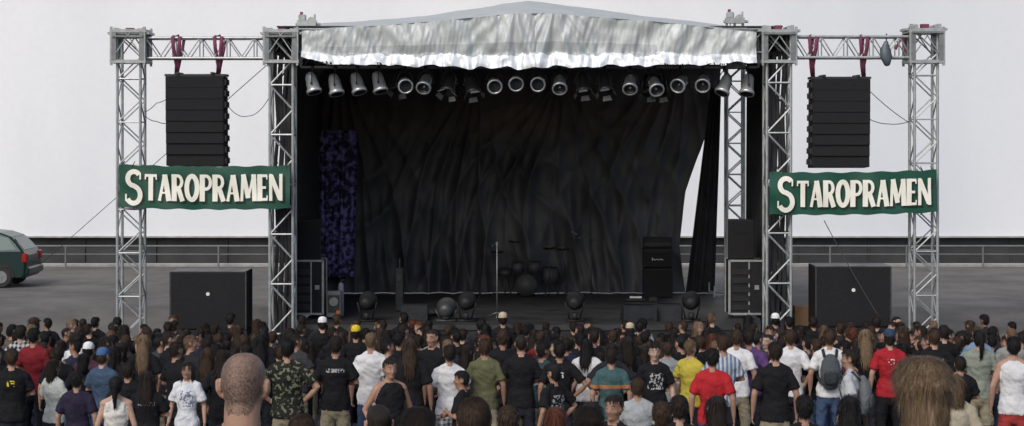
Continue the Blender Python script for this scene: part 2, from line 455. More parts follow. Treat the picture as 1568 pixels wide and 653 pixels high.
r=nt.nodes.new('ShaderNodeValToRGB'); r.color_ramp.elements[0].position=.44; r.color_ramp.elements[0].color=(.018,.016,.045,1); r.color_ramp.elements[1].position=.64; r.color_ramp.elements[1].color=(.26,.21,.55,1)
nt.links.new(n1.outputs[0],r.inputs[0]); nt.links.new(r.outputs[0],b.inputs['Base Color']); b.inputs['Roughness'].default_value=.8
PY_=47.95; sp=2800/PY_
curtain('purple_camouflage_cloth',((478-784)/sp,(548-784)/sp),((480-784)/sp,(542-784)/sp),5.5,DZ+.45,PY_,.05,16,m,nx=60,nz=40,seed=4)
def sidecurtain(name,X,Y0,Y1,z0,z1,seed):
    V=[];F=[];nx=70;nz=20
    for i in range(nx+1):
        for k in range(nz+1):
            y=Y0+(Y1-Y0)*i/nx; t=k/nz
            V.append((X+.06*math.sin(i*.8+noise.noise(Vector((i*.1,t,seed))))*(.4+.6*t),y,z1+(z0-z1)*t))
    for i in range(nx):
        for k in range(nz):
            q=i*(nz+1)+k; F.append((q,q+nz+1,q+nz+2,q+1))
    mb=MB(); mb.add(V,F); mb.obj(name,[CURT],True)
sidecurtain('masking_curtain',XL-.02,40.5,48.9,DZ-.1,7.6,1)
sidecurtain('masking_curtain',XR+.02,40.5,45.2,DZ-.1,7.6,2)
# ------------------------------------------------------------------ light rig
mb=MB(); LY=40.35; zr=at(0,103,LY).z
for dy,dz in((0,0),(.3,.25),(.55,0)): mb.tube((XL+.35,LY+dy,zr+dz),(XR-.35,LY+dy,zr+dz),.03)
for i in range(36):
    x=XL+.4+i*(XR-XL-.8)/36
    mb.tube((x,LY,zr),(x+.14,LY+.3,zr+.25),.012,0,5); mb.tube((x+.14,LY+.3,zr+.25),(x+.28,LY+.55,zr),.012,0,5)
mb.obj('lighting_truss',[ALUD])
def ring_can(mb,c,d,L,r,mo,mi,ml):
    d=d.normalized(); c=Vector(c)
    ref=Vector((0,0,1)) if abs(d.z)<.9 else Vector((1,0,0))
    v=(ref-d*ref.dot(d)).normalized(); u=v.cross(d); n=20
    prof=[(-L*.55,r*.25,mo),(-L*.5,r*.6,mo),(-L*.3,r*.85,mo),(L*.3,r*1.0,mo),(L*.36,r*1.18,mo),(L*.5,r*1.18,mo),(L*.5,r*.92,mo),(L*.2,r*.9,mi),(L*.08,r*.0,ml)]
    V=[];F=[];M=[]
    for z,q,_ in prof:
        for j in range(n):
            th=2*math.pi*j/n; V.append(c+d*z+u*q*math.cos(th)+v*q*math.sin(th))
    for i in range(len(prof)-1):
        for j in range(n):
            F.append((i*n+j,i*n+(j+1)%n,(i+1)*n+(j+1)%n,(i+1)*n+j)); M.append(prof[i+1][2])
    F.append(tuple(range(n))[::-1]); M.append(mo)
    mb.add(V,F,M); return u
PARS=[(478,.0),(513,.0),(547,.05),(580,.0),(620,.5),(651,.8),(688,.3),(722,.2),(757,1.0),(790,1.0),(825,1.0),(857,1.0),(893,.2),(926,.3),(965,.8),(1003,.5),(1042,.6),(1077,.5),(1110,.1),(1145,.1),
      (612,.3),(993,.25),(1012,.3)]
for i,(px,fr) in enumerate(PARS):
    LYi=LY-.12 if i<20 else LY+.45
    p=at(px,128+R.uniform(-2.5,2.5),LYi); mb=MB()
    side=R.uniform(-.25,.25)+(.25 if px<600 else (-.35 if px>1030 else 0))
    if fr>.45: d=Vector((side*.9,-1,-.25-R.random()*.6))
    else: d=Vector((side,-.3-fr*.9,-1.0))
    d.normalize()
    silver = fr<.15 or fr>.45
    u=ring_can(mb,p,d,.46,.145,0 if silver else 3,2,1)
    w=.185; hk=Vector((p.x,p.y+.1,zr-.04)); ux=Vector((u.x,u.y,0)).normalized() if abs(u.x)+abs(u.y)>.1 else Vector((1,0,0))
    pts=[]
    for k in range(9):
        th=math.pi*k/8
        pts.append(p+ux*w*math.cos(th)+Vector((0,0,(zr-.09-p.z)*math.sin(th))))
    mb.loft(pts,[(.011,.011)]*9,3,5)
    for s_ in(-1,1): mb.box(p+ux*w*s_,(.035,.035,.05),3)
    mb.box(hk,(.06,.1,.12),3)
    if not silver:
        for k in range(4):
            an=k*math.pi/2+.3; v=d.cross(u).normalized(); o_=(u*math.cos(an)+v*math.sin(an))
            c0=p+d*.23+o_*.16; t_=(d*.8+o_*.6).normalized()*.11; s2=o_.cross(d)*.08
            mb.add([c0-s2,c0+s2,c0+t_+s2*1.3,c0+t_-s2*1.3],[(0,1,2,3)],4)
    mb.obj('par_can_light',[CHROME,LENS,BLKM,BLKM,ALUD],True)
# ------------------------------------------------------------------ slings + line arrays
def line_array(x0,x1,y0,y1,sd):
    c=at((x0+x1)/2,0,SY); w=(x1-x0)/70-.04; zt=at(0,y0,SY).z; zb=at(0,y1,SY).z
    e=empty('line_array_speaker',(c.x,SY,zt))
    n=8; h=(zt-zb)/n
    mb=MB()
    for i in range(n):
        cz=zt-h*(i+.5); yy=SY+.002*i*i
        rot=RX(-math.radians(.5*i))
        mb.box((c.x,yy,cz),(w,.62,h-.003),0,rot,bev=.003)
        mb.box(Vector((c.x,yy,cz))+rot@Vector((0,-.317,0)),(w-.03,.018,h-.008),1,rot)
        for yo in(-.2,.2):
            mb.box(Vector((c.x+sd*(w/2+.02),yy+yo,cz)),(.045,.09,h*.5),2,rot)
            mb.box(Vector((c.x-sd*(w/2+.004),yy+yo,cz)),(.012,.09,h*.5),2,rot)
    mb.box((c.x,SY,zt+.03),(w+.06,.5,.05),2)
    mb.box((c.x-w*.3,SY,zt+.07),(.05,.7,.05),2); mb.box((c.x+w*.3,SY,zt+.07),(.05,.7,.05),2)
    o=mb.obj('cabinets',[BLK,GRL,BLKM]); o.parent=e; o.matrix_parent_inverse=Matrix.Translation(-e.location)
for x0,x1,y0,y1,sl,sd in((256,347,118,255,(270,334),1),(1240,1330,122,257,(1245,1323),-1)):
    line_array(x0,x1,y0,y1,sd)
    for s_ in sl:
        p=at(s_,56,SY-.26); q=at(s_,y0-2,SY-.05)
        mb=MB()
        zl=at(0,94,SY).z
        for k in(-1,1):
            mb.loft([(p.x+k*.08,SY-.27,p.z+.0),(p.x+k*.06,SY-.27,(p.z+zl)/2),(p.x+k*.02,SY-.12,zl-.1),(q.x+k*.01,SY-.02,q.z+.03)],[(.04,.012)]*4,0,6)
        mb.loft([(p.x-.07,SY-.27,p.z+.0),(p.x,SY,p.z+.03),(p.x-.07,SY+.27,p.z+.0)],[(.03,.02)]*3,0,6)
        mb.loft([(p.x+.08,SY+.27,p.z+.0),(p.x+.05,SY+.2,(p.z+zl)/2),(q.x,SY+.02,q.z+.03)],[(.035,.012)]*3,0,6)
        mb.tube((q.x,SY,q.z-.02),(q.x,SY,q.z+.14),.03,1,8)
        mb.obj('lifting_sling',[MARO,BLKM],True)
wire('speaker_cable',[at(347,160,SY+.2),at(380,178,SY+.1),at(412,150,SY)],.008,RUB,.1)
wire('speaker_cable',[at(222,178,SY),at(240,186,SY+.2),at(258,188,SY+.3)],.009,RUB,.03)
wire('speaker_cable',[at(222,172,SY),at(240,158,SY+.2),at(258,150,SY+.3)],.008,RUB,.02)
wire('speaker_cable',[at(1330,138,SY+.2),at(1392,188,SY)],.009,RUB,.04)
wire('speaker_cable',[at(1330,182,SY+.2),at(1360,190,SY),at(1393,186,SY)],.009,RUB,.03)
wire('guy_wire',[at(412,97,SY),Vector((-14.6,55,1.1))],.009,RUB,0)
wire('guy_wire',[at(1262,338,SY+.1),at(1350,492,SY-1)],.009,BLKM,.05)
mb=MB(); p=at(1357,80,SY-.3)
mb.loft([p+Vector((0,0,.2)),p+Vector((-.02,0,.05)),p+Vector((0,-.02,-.12)),p+Vector((.02,0,-.24))],[(.05,.05),(.12,.08),(.13,.09),(.08,.07)],0,10,rnd=True)
mb.tube(p+Vector((0,0,.2)),p+Vector((.05,.2,.4)),.015,1)
mb.obj('floodlight',[mat('bluish_grey',(.10,.12,.145),.5,.3),BLKM],True)
mb=MB(); p=at(1381,72,SY-.2); mb.loft([p+Vector((-.15,0,-.05)),p+Vector((0,0,.18)),p+Vector((.1,0,-.1))],[(.04,.02)]*3,0,6); mb.obj('lifting_sling',[MARO])
# ------------------------------------------------------------------ banners
GREEN=mat('green_vinyl',(.008,.07,.045),.4,0,.12,3,.08,5)
CREAM=mat('cream_lettering',(.82,.81,.72),.5,0,.08,3)
DKG=mat('dark_green_shadow',(.003,.02,.014),.5)
def arc(cx,cz,rx,rz,a0,a1,n=14): return [(cx+rx*math.cos(math.radians(a0+(a1-a0)*i/n)),cz+rz*math.sin(math.radians(a0+(a1-a0)*i/n))) for i in range(n+1)]
GL={
'T':(.66,[([(0,.93),(.66,.93)],.13),([(.33,0),(.33,.9)],.22),([(.03,.93),(.03,.78)],.06),([(.63,.93),(.63,.78)],.06),([(.2,.03),(.46,.03)],.06)]),
'A':(.70,[([(.08,0),(.35,.98)],.13),([(.37,.98),(.60,0)],.24),([(.15,.3),(.52,.3)],.09),([(0,.03),(.18,.03)],.06),([(.48,.03),(.72,.03)],.06)]),
'R':(.66,[([(.12,0),(.12,1)],.24),([(.12,.94)]+arc(.32,.72,.22,.22,90,-90)+[(.15,.5)],.15),([(.34,.5),(.58,0)],.22)]),
'O':(.74,[(arc(.37,.5,.285,.44,0,360,28),.22)]),
'P':(.62,[([(.12,0),(.12,1)],.24),([(.12,.94)]+arc(.33,.70,.23,.24,90,-90)+[(.15,.46)],.15),([(0,.03),(.26,.03)],.06)]),
'M':(.88,[([(.08,0),(.14,1)],.13),([(.16,1),(.44,.12)],.22),([(.44,.12),(.72,1)],.11),([(.73,1),(.79,0)],.22)]),
'E':(.56,[([(.12,0),(.12,1)],.24),([(.12,.94),(.53,.94)],.13),([(.12,.5),(.46,.5)],.12),([(.12,.06),(.54,.06)],.13),([(.51,.95),(.51,.8)],.06),([(.52,.2),(.52,.05)],.06)]),
'N':(.74,[([(.09,0),(.09,1)],.15),([(.1,.95),(.62,.05)],.22),([(.65,0),(.65,1)],.15)]),
'S':(.60,[(arc(.31,.74,.19,.20,35,265,16)+arc(.29,.28,.21,.24,80,-150,16)[1:],.21),([(.5,.9),(.5,.72)],.07),([(.06,.1),(.06,.3)],.07)]),
}
def banner(x0,x1,y0,y1,txl,txr,seed,tilt):
    Yb=SY-.52
    a=at(x0,y0,Yb); b=at(x1,y1,Yb); W=b.x-a.x; H=a.z-b.z
    e=empty('advertising_banner',(a.x+W/2,Yb,b.z+H/2))
    inv=Matrix.Translation(-e.location)
    def wv(x,z):
        u=(x-a.x)/W
        return .018*math.sin(u*9+seed)+.012*math.sin(u*23+z*6+seed)+.02*noise.noise(Vector((x*1.6,z*2.5,seed)))
    def zo(x):
        u=(x-a.x)/W
        return tilt*(u-.5)-.05*math.sin(u*math.pi)*.6
    V=[];F=[];nx=80;nz=18
    for i in range(nx+1):
        for k in range(nz+1):
            x=a.x+W*i/nx; z=b.z+H*k/nz
            V.append((x,Yb+wv(x,z),z+zo(x)+.012*math.sin(i*.5)*(abs(k/nz-.5)*2)**4))
    for i in range(nx):
        for k in range(nz):
            q=i*(nz+1)+k; F.append((q,q+nz+1,q+nz+2,q+1))
    mb=MB(); mb.add(V,F); o=mb.obj('sheet',[GREEN],True); o.parent=e;o.matrix_parent_inverse=inv
    s_=Yb/2800
    xl=a.x+(txl-x0)*s_; xr=a.x+(txr-x0)*s_
    hT=.58; hS=.76; zT=b.z+H*.5-hT/2+.0; zS=zT-.10
    wS=.42
    word='TAROPRAMEN'; gap=.07
    tot=sum(GL[c][0] for c in word)+gap*(len(word)-1)
    kx=(xr-xl-wS-.03)/tot
    mb=MB()
    def stroke(pl,w,fx,fz,m,dy,ex):
        P=[]
        for p,q in zip(pl,pl[1:]):
            n=max(1,int(math.hypot(q[0]-p[0],q[1]-p[1])/.12))
            for i in range(n): P.append((p[0]+(q[0]-p[0])*i/n,p[1]+(q[1]-p[1])*i/n))
        P.append(pl[-1])
        P=[(fx(p[0]),fz(p[1])) for p in P]
        V=[];F=[]
        for i,p in enumerate(P):
            q0=P[max(0,i-1)]; q1=P[min(len(P)-1,i+1)]
            if i in(0,len(P)-1) and math.hypot(P[0][0]-P[-1][0],P[0][1]-P[-1][1])<1e-4: q0=P[-2]; q1=P[1]
            tx,tz=q1[0]-q0[0],q1[1]-q0[1]; L=math.hypot(tx,tz); tx/=L; tz/=L
            hw=w/2+ex
            for sg in(-1,1):
                x=p[0]-tz*hw*sg; z=p[1]+tx*hw*sg
                V.append((x,Yb+wv(x,z)-dy,z+zo(x)))
        for i in range(len(P)-1): F.append((2*i,2*i+1,2*i+3,2*i+2))
        mb.add(V,F,m)
    for m_,dy0,ox,oz,ex in((1,.012,.035,-.035,.008),(0,.03,0,0,0)):
        cx=xl; k=0
        for pl,w in GL['S'][1]:
            k+=1; stroke(pl,w*.5,lambda x:xl+x*wS/.6+ox,lambda z:zS+z*hS+oz,m_,dy0+k*.0004,ex)
        cx=xl+wS+.03
        for ch in word:
            for pl,w in GL[ch][1]:
                k+=1; stroke(pl,w*.46,lambda x:cx+x*kx+ox,lambda z:zT+z*hT+oz,m_,dy0+k*.0004,ex)
            cx+=(GL[ch][0]+gap)*kx
    o=mb.obj('lettering',[CREAM,DKG]); o.parent=e;o.matrix_parent_inverse=inv
    mb=MB()
    for u in(.02,.08,.92,.98):
        for k in(0,1):
            z=(b.z if k==0 else a.z)+zo(a.x+W*u); x=a.x+W*u
            mb.tube((x,Yb-.01,z+( .03 if k==0 else -.03)),(x,SY-.28,z+(-.05 if k==0 else .07)),.01)
    o=mb.obj('cable_ties',[BLKM]); o.parent=e;o.matrix_parent_inverse=inv
banner(182,444,253,319,190,433,1.0,-.02)
banner(1178,1434,262,327,1188,1425,4.0,.05)
# ------------------------------------------------------------------ subwoofers
def subs(x0,x1,ytop):
    c=at((x0+x1)/2,0,SY+.3); w=(x1-x0)/ (2800/(SY+.3)); zt=at(0,ytop,SY-.15).z; zb=gz(SY)
    e=empty('subwoofer_stack',(c.x,SY+.3,zb)); mb=MB(); n=2; h=(zt-zb)/n
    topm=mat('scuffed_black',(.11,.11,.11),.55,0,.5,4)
    edg=mat('worn_black_edge',(.035,.035,.037),.6,0,.5,9)
    for i in range(n):
        z=zb+h*(i+.5)
        mb.box((c.x,SY+.3,z),(w,.95,h-.012),0,bev=.012)
        mb.box((c.x,SY+.3-.48,z),(w-.06,.02,h-.07),1)
        mb.tube((c.x+.0,SY+.3-.50,z+.15),(c.x,SY+.3-.488,z+.15),.04,2,14)
        for a_ in(-1,1):
            mb.box((c.x+a_*(w/2-.012),SY+.3-.478,z),(.03,.025,h-.02),4)
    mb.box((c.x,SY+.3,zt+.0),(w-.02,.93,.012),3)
    o=mb.obj('cabinets',[BLK,GRL,WHT,topm,edg]); o.parent=e; o.matrix_parent_inverse=Matrix.Translation(-e.location)
subs(266,382,416); subs(1243,1358,408)
# ------------------------------------------------------------------ flight case racks + side speakers
def rack(px0,px1,ytop,Y=42.2):
    s=2800/Y; X0=(px0-784)/s; X1=(px1-784)/s; zt=CAMH-(ytop-200)/s; w=X1-X0; c=(X0+X1)/2; h=zt-DZ-.1
    mb=MB(); mb.box((c,Y,DZ+.1+h/2),(w,.7,h),0)
    for i in(-1,1):
        for j in(-1,1):
            mb.box((c+i*(w/2),Y+j*.35,DZ+.1+h/2),(.05,.05,h+.02),1); mb.tube((c+i*(w/2-.1),Y+j*.25,DZ+.05),(c+i*(w/2-.06),Y+j*.25,DZ+.05),.05,2,10)
        mb.box((c,Y+i*.35,DZ+.1),(w,.05,.045),1); mb.box((c,Y+i*.35,DZ+.1+h),(w,.05,.045),1)
    mb.box((c+.06,Y-.352,DZ+.1+h/2),(.03,.02,h),1)
    for k in range(5): mb.box((c-.12,Y-.36,DZ+.25+k*h/6),(w*.5,.02,.12),3)
    mb.box((c+w*.3,Y-.37,DZ+.1+h*.5),(.1,.02,.1),1)
    mb.obj('amplifier_flight_case',[BLK,ALU,RUB,BLKM])
    return c,zt,w,Y
for a_ in((453,497,398),(1114,1166,398)):
    c,zt,w,Y=rack(*a_)
    mb=MB(); ww=.6
    cx=c-.02 if c<0 else c-.12
    V=[(cx-ww/2,Y-.28,zt+.03),(cx+ww/2,Y-.28,zt+.03),(cx+ww*.36,Y+.28,zt+.03),(cx-ww*.36,Y+.28,zt+.03)]
    V=[Vector(v) for v in V]+[Vector(v)+Vector((0,0,.9)) for v in V]
    mb.add(V,[(3,2,1,0),(4,5,6,7),(0,1,5,4),(1,2,6,5),(2,3,7,6),(3,0,4,7)],0)
    mb.box((cx,Y-.29,zt+.48),(ww-.05,.02,.84),1)
    mb.tube((cx,Y-.305,zt+.3),(cx,Y-.30,zt+.3),.2,1,20); mb.box((cx,Y-.305,zt+.72),(.34,.01,.16),1)
    mb.obj('monitor_speaker',[BLK,GRL,BLKM])
# ------------------------------------------------------------------ amp stack, drums, mic stands, monitors, floor lights
def ampstack(px,Y=47.2):
    s=2800/Y; X=(px-784)/s; mb=MB()
    mb.box((X,Y,DZ+.38),(.76,.36,.75),0,bev=.02); mb.box((X,Y-.185,DZ+.38),(.68,.01,.66),1)
    mb.box((X,Y,DZ+1.02),(.76,.32,.5),0,bev=.02); mb.box((X,Y-.165,DZ+.98),(.68,.01,.36),1)
    mb.box((X,Y,DZ+1.41),(.74,.28,.26),0,bev=.015); mb.box((X,Y-.145,DZ+1.37),(.66,.01,.07),2)
    for i in range(7): mb.tube((X-.25+i*.08,Y-.165,DZ+1.37),(X-.25+i*.08,Y-.15,DZ+1.37),.012,0,8)
    for i in range(9):
        x=X-.14+i*.03; mb.tube((x,Y-.178,DZ+.98+.018*math.sin(i*2.1)),(x+.03,Y-.178,DZ+.98+.018*math.sin((i+1)*2.1)),.009,3,5)
    mb.tube((X-.15,Y-.178,DZ+.95),(X-.15,Y-.178,DZ+1.03),.009,3)
    mb.obj('guitar_amplifier_stack',[BLK,GRL,BLKM,WHT])
ampstack(1007)
DSTAND=mat('dark_stand_metal',(.05,.05,.052),.45,.4)
def drumkit():
    Y=47.5; X=(800-784)*Y/2800+.1; e=empty('drum_kit',(X,Y,DZ)); mb=MB()
    mb.tube((X,Y-.3,DZ+.3),(X,Y+.15,DZ+.3),.28,1,24); mb.tube((X,Y-.31,DZ+.3),(X,Y-.3,DZ+.3),.26,3,24)
    for dx,dy,z,r,h in((-.22,0,.75,.16,.22),(.2,0,.75,.17,.24),(.62,.3,.5,.21,.4),(-.55,.3,.6,.18,.14)):
        mb.tube((X+dx,Y+dy,DZ+z-h/2),(X+dx,Y+dy-.03,DZ+z+h/2),r,1,18)
        mb.tube((X+dx,Y+dy-.03,DZ+z+h/2),(X+dx,Y+dy-.031,DZ+z+h/2+.01),r+.01,1,18)
        mb.tube((X+dx,Y+dy+.05,DZ),(X+dx,Y+dy+.05,DZ+z),.012,2)
    for dx,dy,z,r in((-.75,0,1.15,.17),(.6,-.05,1.25,.19),(-.3,.3,1.4,.17),(.95,.3,1.2,.18)):
        c=Vector((X+dx,Y+dy,DZ+z)); mb.loft([c,c+Vector((0,.004,.012)),c+Vector((0,.006,.02))],[(r,r),(r*.35,r*.35),(.02,.02)],4,20)
        mb.tube((X+dx,Y+dy,DZ+.3),c,.010,2)
        for k in range(3):
            an=k*2.1; mb.tube((X+dx,Y+dy,DZ+.35),(X+dx+.25*math.cos(an),Y+dy+.25*math.sin(an),DZ+.01),.009,2)
    o=mb.obj('drums_and_cymbals',[BLK,mat('smoked_shell',(.045,.045,.05),.6),DSTAND,mat('drum_head',(.05,.05,.052),.6),mat('dull_brass',(.13,.11,.07),.6,.2)],True)
    o.parent=e;o.matrix_parent_inverse=Matrix.Translation(-e.location)
drumkit()
def mic(px,Y,h,boom,m=None):
    X=(px-784)*Y/2800; mb=MB()
    for k in range(3):
        an=k*2.09+.5; mb.tube((X,Y,DZ+.12),(X+.28*math.cos(an),Y+.28*math.sin(an),DZ+.01),.01)
    mb.tube((X,Y,DZ+.1),(X,Y,DZ+h),.014)
    p=Vector((X,Y,DZ+h)); q=p+Vector((boom,.0,.12 if boom else .03))
    mb.tube(p-(q-p)*.4,q,.01); mb.tube(q,q+Vector((boom*.3,.12,.05)),.016,1,8,.024); 
    mb.loft([q+Vector((boom*.3,.12,.05)),q+Vector((boom*.36,.15,.06))],[(.03,.03),(.028,.028)],1,10,rnd=True)
    mb.obj('microphone_stand',[m or DSTAND,m or ALUD],True)
mic(761,42,1.62,0,ALUD); mic(905,47,1.5,-.35); mic(868,47.2,1.4,.3); mic(735,47,1.2,.3)
WEDM=mat('wedge_paint',(.018,.020,.024),.6,0,.3,6,spec=.3)
def wedge(px,Y,w,yaw=0):
    X=(px-784)*Y/2800; mb=MB(); P=[(-.25,0),(.3,0),(.3,.12),(-.02,.36),(-.25,.34)]
    V=[Vector((sx*w/2,p[0],p[1])) for sx in(-1,1) for p in P]
    V=[RZ(yaw)@v+Vector((X,Y,DZ+.003)) for v in V]
    mb.add(V,[(0,1,2,3,4)[::-1],(5,6,7,8,9)]+[(i,(i+1)%5,5+(i+1)%5,5+i) for i in range(5)],0)
    r=RZ(yaw); q=[Vector((sx*(w/2-.04),p[0],p[1])) for sx in(-1,1) for p in((.275,.155),(.0,.36))]
    q=[r@(v+Vector((0,.008,.012)))+Vector((X,Y,DZ+.003)) for v in q]
    mb.add(q,[(0,2,3,1)],1)
    mb.box(Vector((X,Y-.25,DZ+.2)),(.16,.012,.06),2,r); mb.box(Vector((X+w*.3,Y-.255,DZ+.1)),(.08,.012,.05),2,r)
    mb.obj('stage_monitor_wedge',[WEDM,GRL,BLKM])
wedge(978,41.3,.75,.1); wedge(1024,41.5,.6,-.15); wedge(635,41.6,.6,.0)
mb=MB(); p=at(612,440,43.5); mb.box((p.x,43.5,DZ+.52),(.2,.3,1.02),0,bev=.02); mb.tube((p.x,43.5,DZ+1.03),(p.x,43.5,DZ+1.25),.02,1); mb.box((p.x,43.33,DZ+.8),(.1,.02,.15),1); mb.obj('speaker_column',[BLK,BLKM])
mb=MB(); p=at(972,441,46.0)
mb.box((p.x,46.0,DZ+.05),(.5,.25,.08),0,bev=.02); mb.box((p.x+.02,45.95,DZ+.11),(.3,.12,.04),1); mb.box((p.x+.45,46,DZ+.06),(.2,.2,.1),0); mb.obj('effect_pedal_board',[BLKM,WHT])
mb=MB()
for k in range(5):
    pts=[(-1.9+(.16+.02*k)*math.cos(a/12*2*math.pi),42.2+(.16+.02*k)*math.sin(a/12*2*math.pi),DZ+.02+.02*k) for a in range(13)]
    mb.loft(pts,[(.012,.012)]*13,0,5,ref=(0,0,1))
mb.obj('coiled_cable',[RUB],True)
def floorlight(px,yc,r,silver=False,Y=41.2):
    X=(px-784)*Y/2800; z=CAMH-(yc-200)*Y/2800; mb=MB()
    ring_can(mb,(X,Y,z),Vector((.1,1,.15)),.42,r,0,2,1)
    for s_ in(-1,1): mb.tube((X+s_*(r+.04),Y,z),(X+s_*(r*.6),Y,DZ+.02),.018,0)
    mb.box((X,Y,DZ+.025),(r*2.2,.35,.04),0)
    mb.box((X,Y-.1,DZ+.12),(.12,.16,.16),0)
    mb.obj('floor_spotlight',[mat('grey_enamel',(.05,.054,.054),.45,.2) if silver else BLK,LENS,BLKM],True)
for px in(562,714,880,1058): floorlight(px,463,.18)
floorlight(683,474,.2,True)
mb=MB(); p=at(512,432,41.8); p.z=DZ
mb.box(p+Vector((0,0,.33)),(.34,.3,.6),0,bev=.03); mb.box(p+Vector((0,-.16,.35)),(.26,.02,.4),1); mb.tube(p+Vector((0,-.17,.4)),p+Vector((0,-.18,.4)),.1,2,16)
mb.box(p+Vector((.1,-.17,.14)),(.08,.02,.12),3)
mb.obj('power_distribution_box',[mat('grey_box',(.13,.14,.155),.5),BLKM,ALUD,mat('orange',(.45,.12,.03),.5)])
mb=MB(); p=at(522,418,42.5)
mb.loft([(p.x,p.y,DZ),(p.x,p.y,DZ+.7)],[(.07,.07),(.07,.07)],0,14,rnd=True); mb.tube((p.x,p.y,DZ+.72),(p.x,p.y,DZ+.82),.02,1); mb.box((p.x+.04,p.y,DZ+.82),(.12,.03,.03),1)
mb.obj('fire_extinguisher',[mat('grey_cyl',(.2,.22,.28),.4),BLKM],True)
mb=MB(); p=at(1232,458,41); mb.box((p.x,41,1.35),(.5,.4,.45),0,bev=.01); mb.box((p.x,41,.56),(.6,.5,1.12),1); mb.obj('cardboard_box',[WOODB,BLK])
mb=MB(); mb.box((XR+.25,41.5,1.9),(.55,.6,.9),0,bev=.03); mb.box((XR+.1,41.2,2.9),(.3,.3,.2),1,bev=.02); mb.box((XR+.25,41.5,.72),(.7,.8,1.44),0); mb.obj('dimmer_rack',[BLK,BLKM])
# ------------------------------------------------------------------ parked car
def car():
    CY=53.0; gzv=1.0; xr=-13.85; Lc=4.1; Wd=1.7
    e=empty('parked_car',(xr-Lc/2,CY,gzv)); inv=Matrix.Translation(-e.location)
    paint=mat('dark_green_car_paint',(.010,.03,.029),.25,.3,.05,2); glass=mat('car_glass',(.08,.12,.12),.06,.2,.1,2); tyre=RUB
    red=mat('tail_lamp_red',(.28,.01,.01),.2); 
    prof=[(0.02,.35),(0,.62),(.03,.92),(.10,1.05),(.26,1.25),(.48,1.46),(.8,1.57),(1.2,1.61),(1.7,1.6),(2.3,1.5),(3.0,1.03),(3.75,.9),(4.02,.75),(4.08,.5),(4.0,.28),(.1,.28)]
    def wd(z): return Wd/2 if z<1.0 else Wd/2-(z-1.0)*.28
    V=[];F=[];n=len(prof)
    for s_,ins in((-1,.04),(-1,0),(1,0),(1,.04)):
        for (u,z) in prof:
            cx=2.0;cz=.85
            uu=u+(cx-u)*ins*.9; zz=z+(cz-z)*ins
            V.append((xr-uu,CY+s_*(wd(z)+(.0 if ins else -.05)),gzv+zz))
    for k in range(3):
        for i in range(n):
            F.append((k*n+i,k*n+(i+1)%n,(k+1)*n+(i+1)%n,(k+1)*n+i))
    F.append(tuple(range(n))); F.append(tuple(3*n+i for i in range(n))[::-1])
    mb=MB(); mb.add(V,F,0); o=mb.obj('body',[paint]); o.parent=e;o.matrix_parent_inverse=inv
    mb=MB()
    for s_ in(-1,1):
        for poly in([(.30,1.10),(.56,1.42),(.98,1.5),(1.0,1.05)],[(1.06,1.05),(1.04,1.5),(1.75,1.5),(1.8,1.04)],[(1.88,1.04),(1.83,1.49),(2.2,1.44),(2.75,1.04)]):
            q=[(xr-u,CY+s_*(wd(z)+.006),gzv+z) for u,z in poly]; mb.add(q,[(0,1,2,3)],0)
    q=[(xr-.11,CY-.68,gzv+1.08),(xr-.11,CY+.68,gzv+1.08),(xr-.40,CY+.6,gzv+1.42),(xr-.40,CY-.6,gzv+1.42)]
    mb.add(q,[(0,1,2,3)],0)
    for s_ in(-1,1):
        mb.box((xr-.06,CY+s_*.76,gzv+.86),(.14,.2,.26),1,bev=.02)
    mb.box((xr+.0,CY,gzv+.48),(.14,1.62,.22),2,bev=.04)
    mb.box((xr-2,CY-.86,gzv+.62),(3.0,.03,.07),3)
    for u in(1.0,1.84): mb.box((xr-u-.02,CY-.853,gzv+.75),(.012,.012,.7),3)
    mb.box((xr-1.3,CY-.87,gzv+.93),(.18,.03,.03),3)
    for u in(.72,3.2):
        for s_ in(-1,1):
            c=Vector((xr-u,CY+s_*.77,gzv+.31))
            mb.loft([c-Vector((0,.1,0)),c-Vector((0,.07,0)),c+Vector((0,.07,0)),c+Vector((0,.1,0))],[(.27,.27),(.31,.31),(.31,.31),(.27,.27)],3,26,ref=(0,0,1))
            mb.loft([c+Vector((0,s_*.09,0)),c+Vector((0,s_*.115,0))],[(.19,.19),(.17,.17)],4,18,ref=(0,0,1))
            for k in range(14):
                a0=math.pi*k/13; a1=math.pi*(k+1)/13
                mb.tube((c.x+.36*math.cos(a0),CY+s_*.85,c.z+.36*math.sin(a0)),(c.x+.36*math.cos(a1),CY+s_*.85,c.z+.36*math.sin(a1)),.03,3)
    o=mb.obj('windows_lamps_wheels',[glass,red,paint,tyre,ALUD]); o.parent=e;o.matrix_parent_inverse=inv
car()
# ================================================================== PEOPLE
SK,SH,PA,HA,FO,EY,LI,AC,EW=range(9)
POSES={
 'down':[((.255,-.03,1.14),(.265,.05,.90))]*2,
 'crossed':[((.27,.02,1.16),(.05,.21,1.15)),((.27,.03,1.16),(.03,.19,1.20))],
 'hips':[((.37,-.07,1.18),(.20,.04,1.0))]*2,
 'pockets':[((.29,-.08,1.15),(.205,.06,.93))]*2,
 'raise':[((.33,.10,1.52),(.24,.12,1.77)),((.255,-.03,1.14),(.265,.05,.90))],
 'drink':[((.25,0,1.16),(.14,.26,1.25)),((.255,-.03,1.14),(.265,.05,.90))],
 'behind':[((.29,-.12,1.15),(.06,-.19,.98)),((.29,-.12,1.15),(.04,-.18,1.02))],
 'onehip':[((.37,-.07,1.18),(.20,.04,1.0)),((.265,-.05,1.14),(.27,.02,.90))],
 'head':[((.36,.05,1.55),(.10,.06,1.72)),((.255,-.03,1.14),(.265,.05,.90))],
}
_pc={}
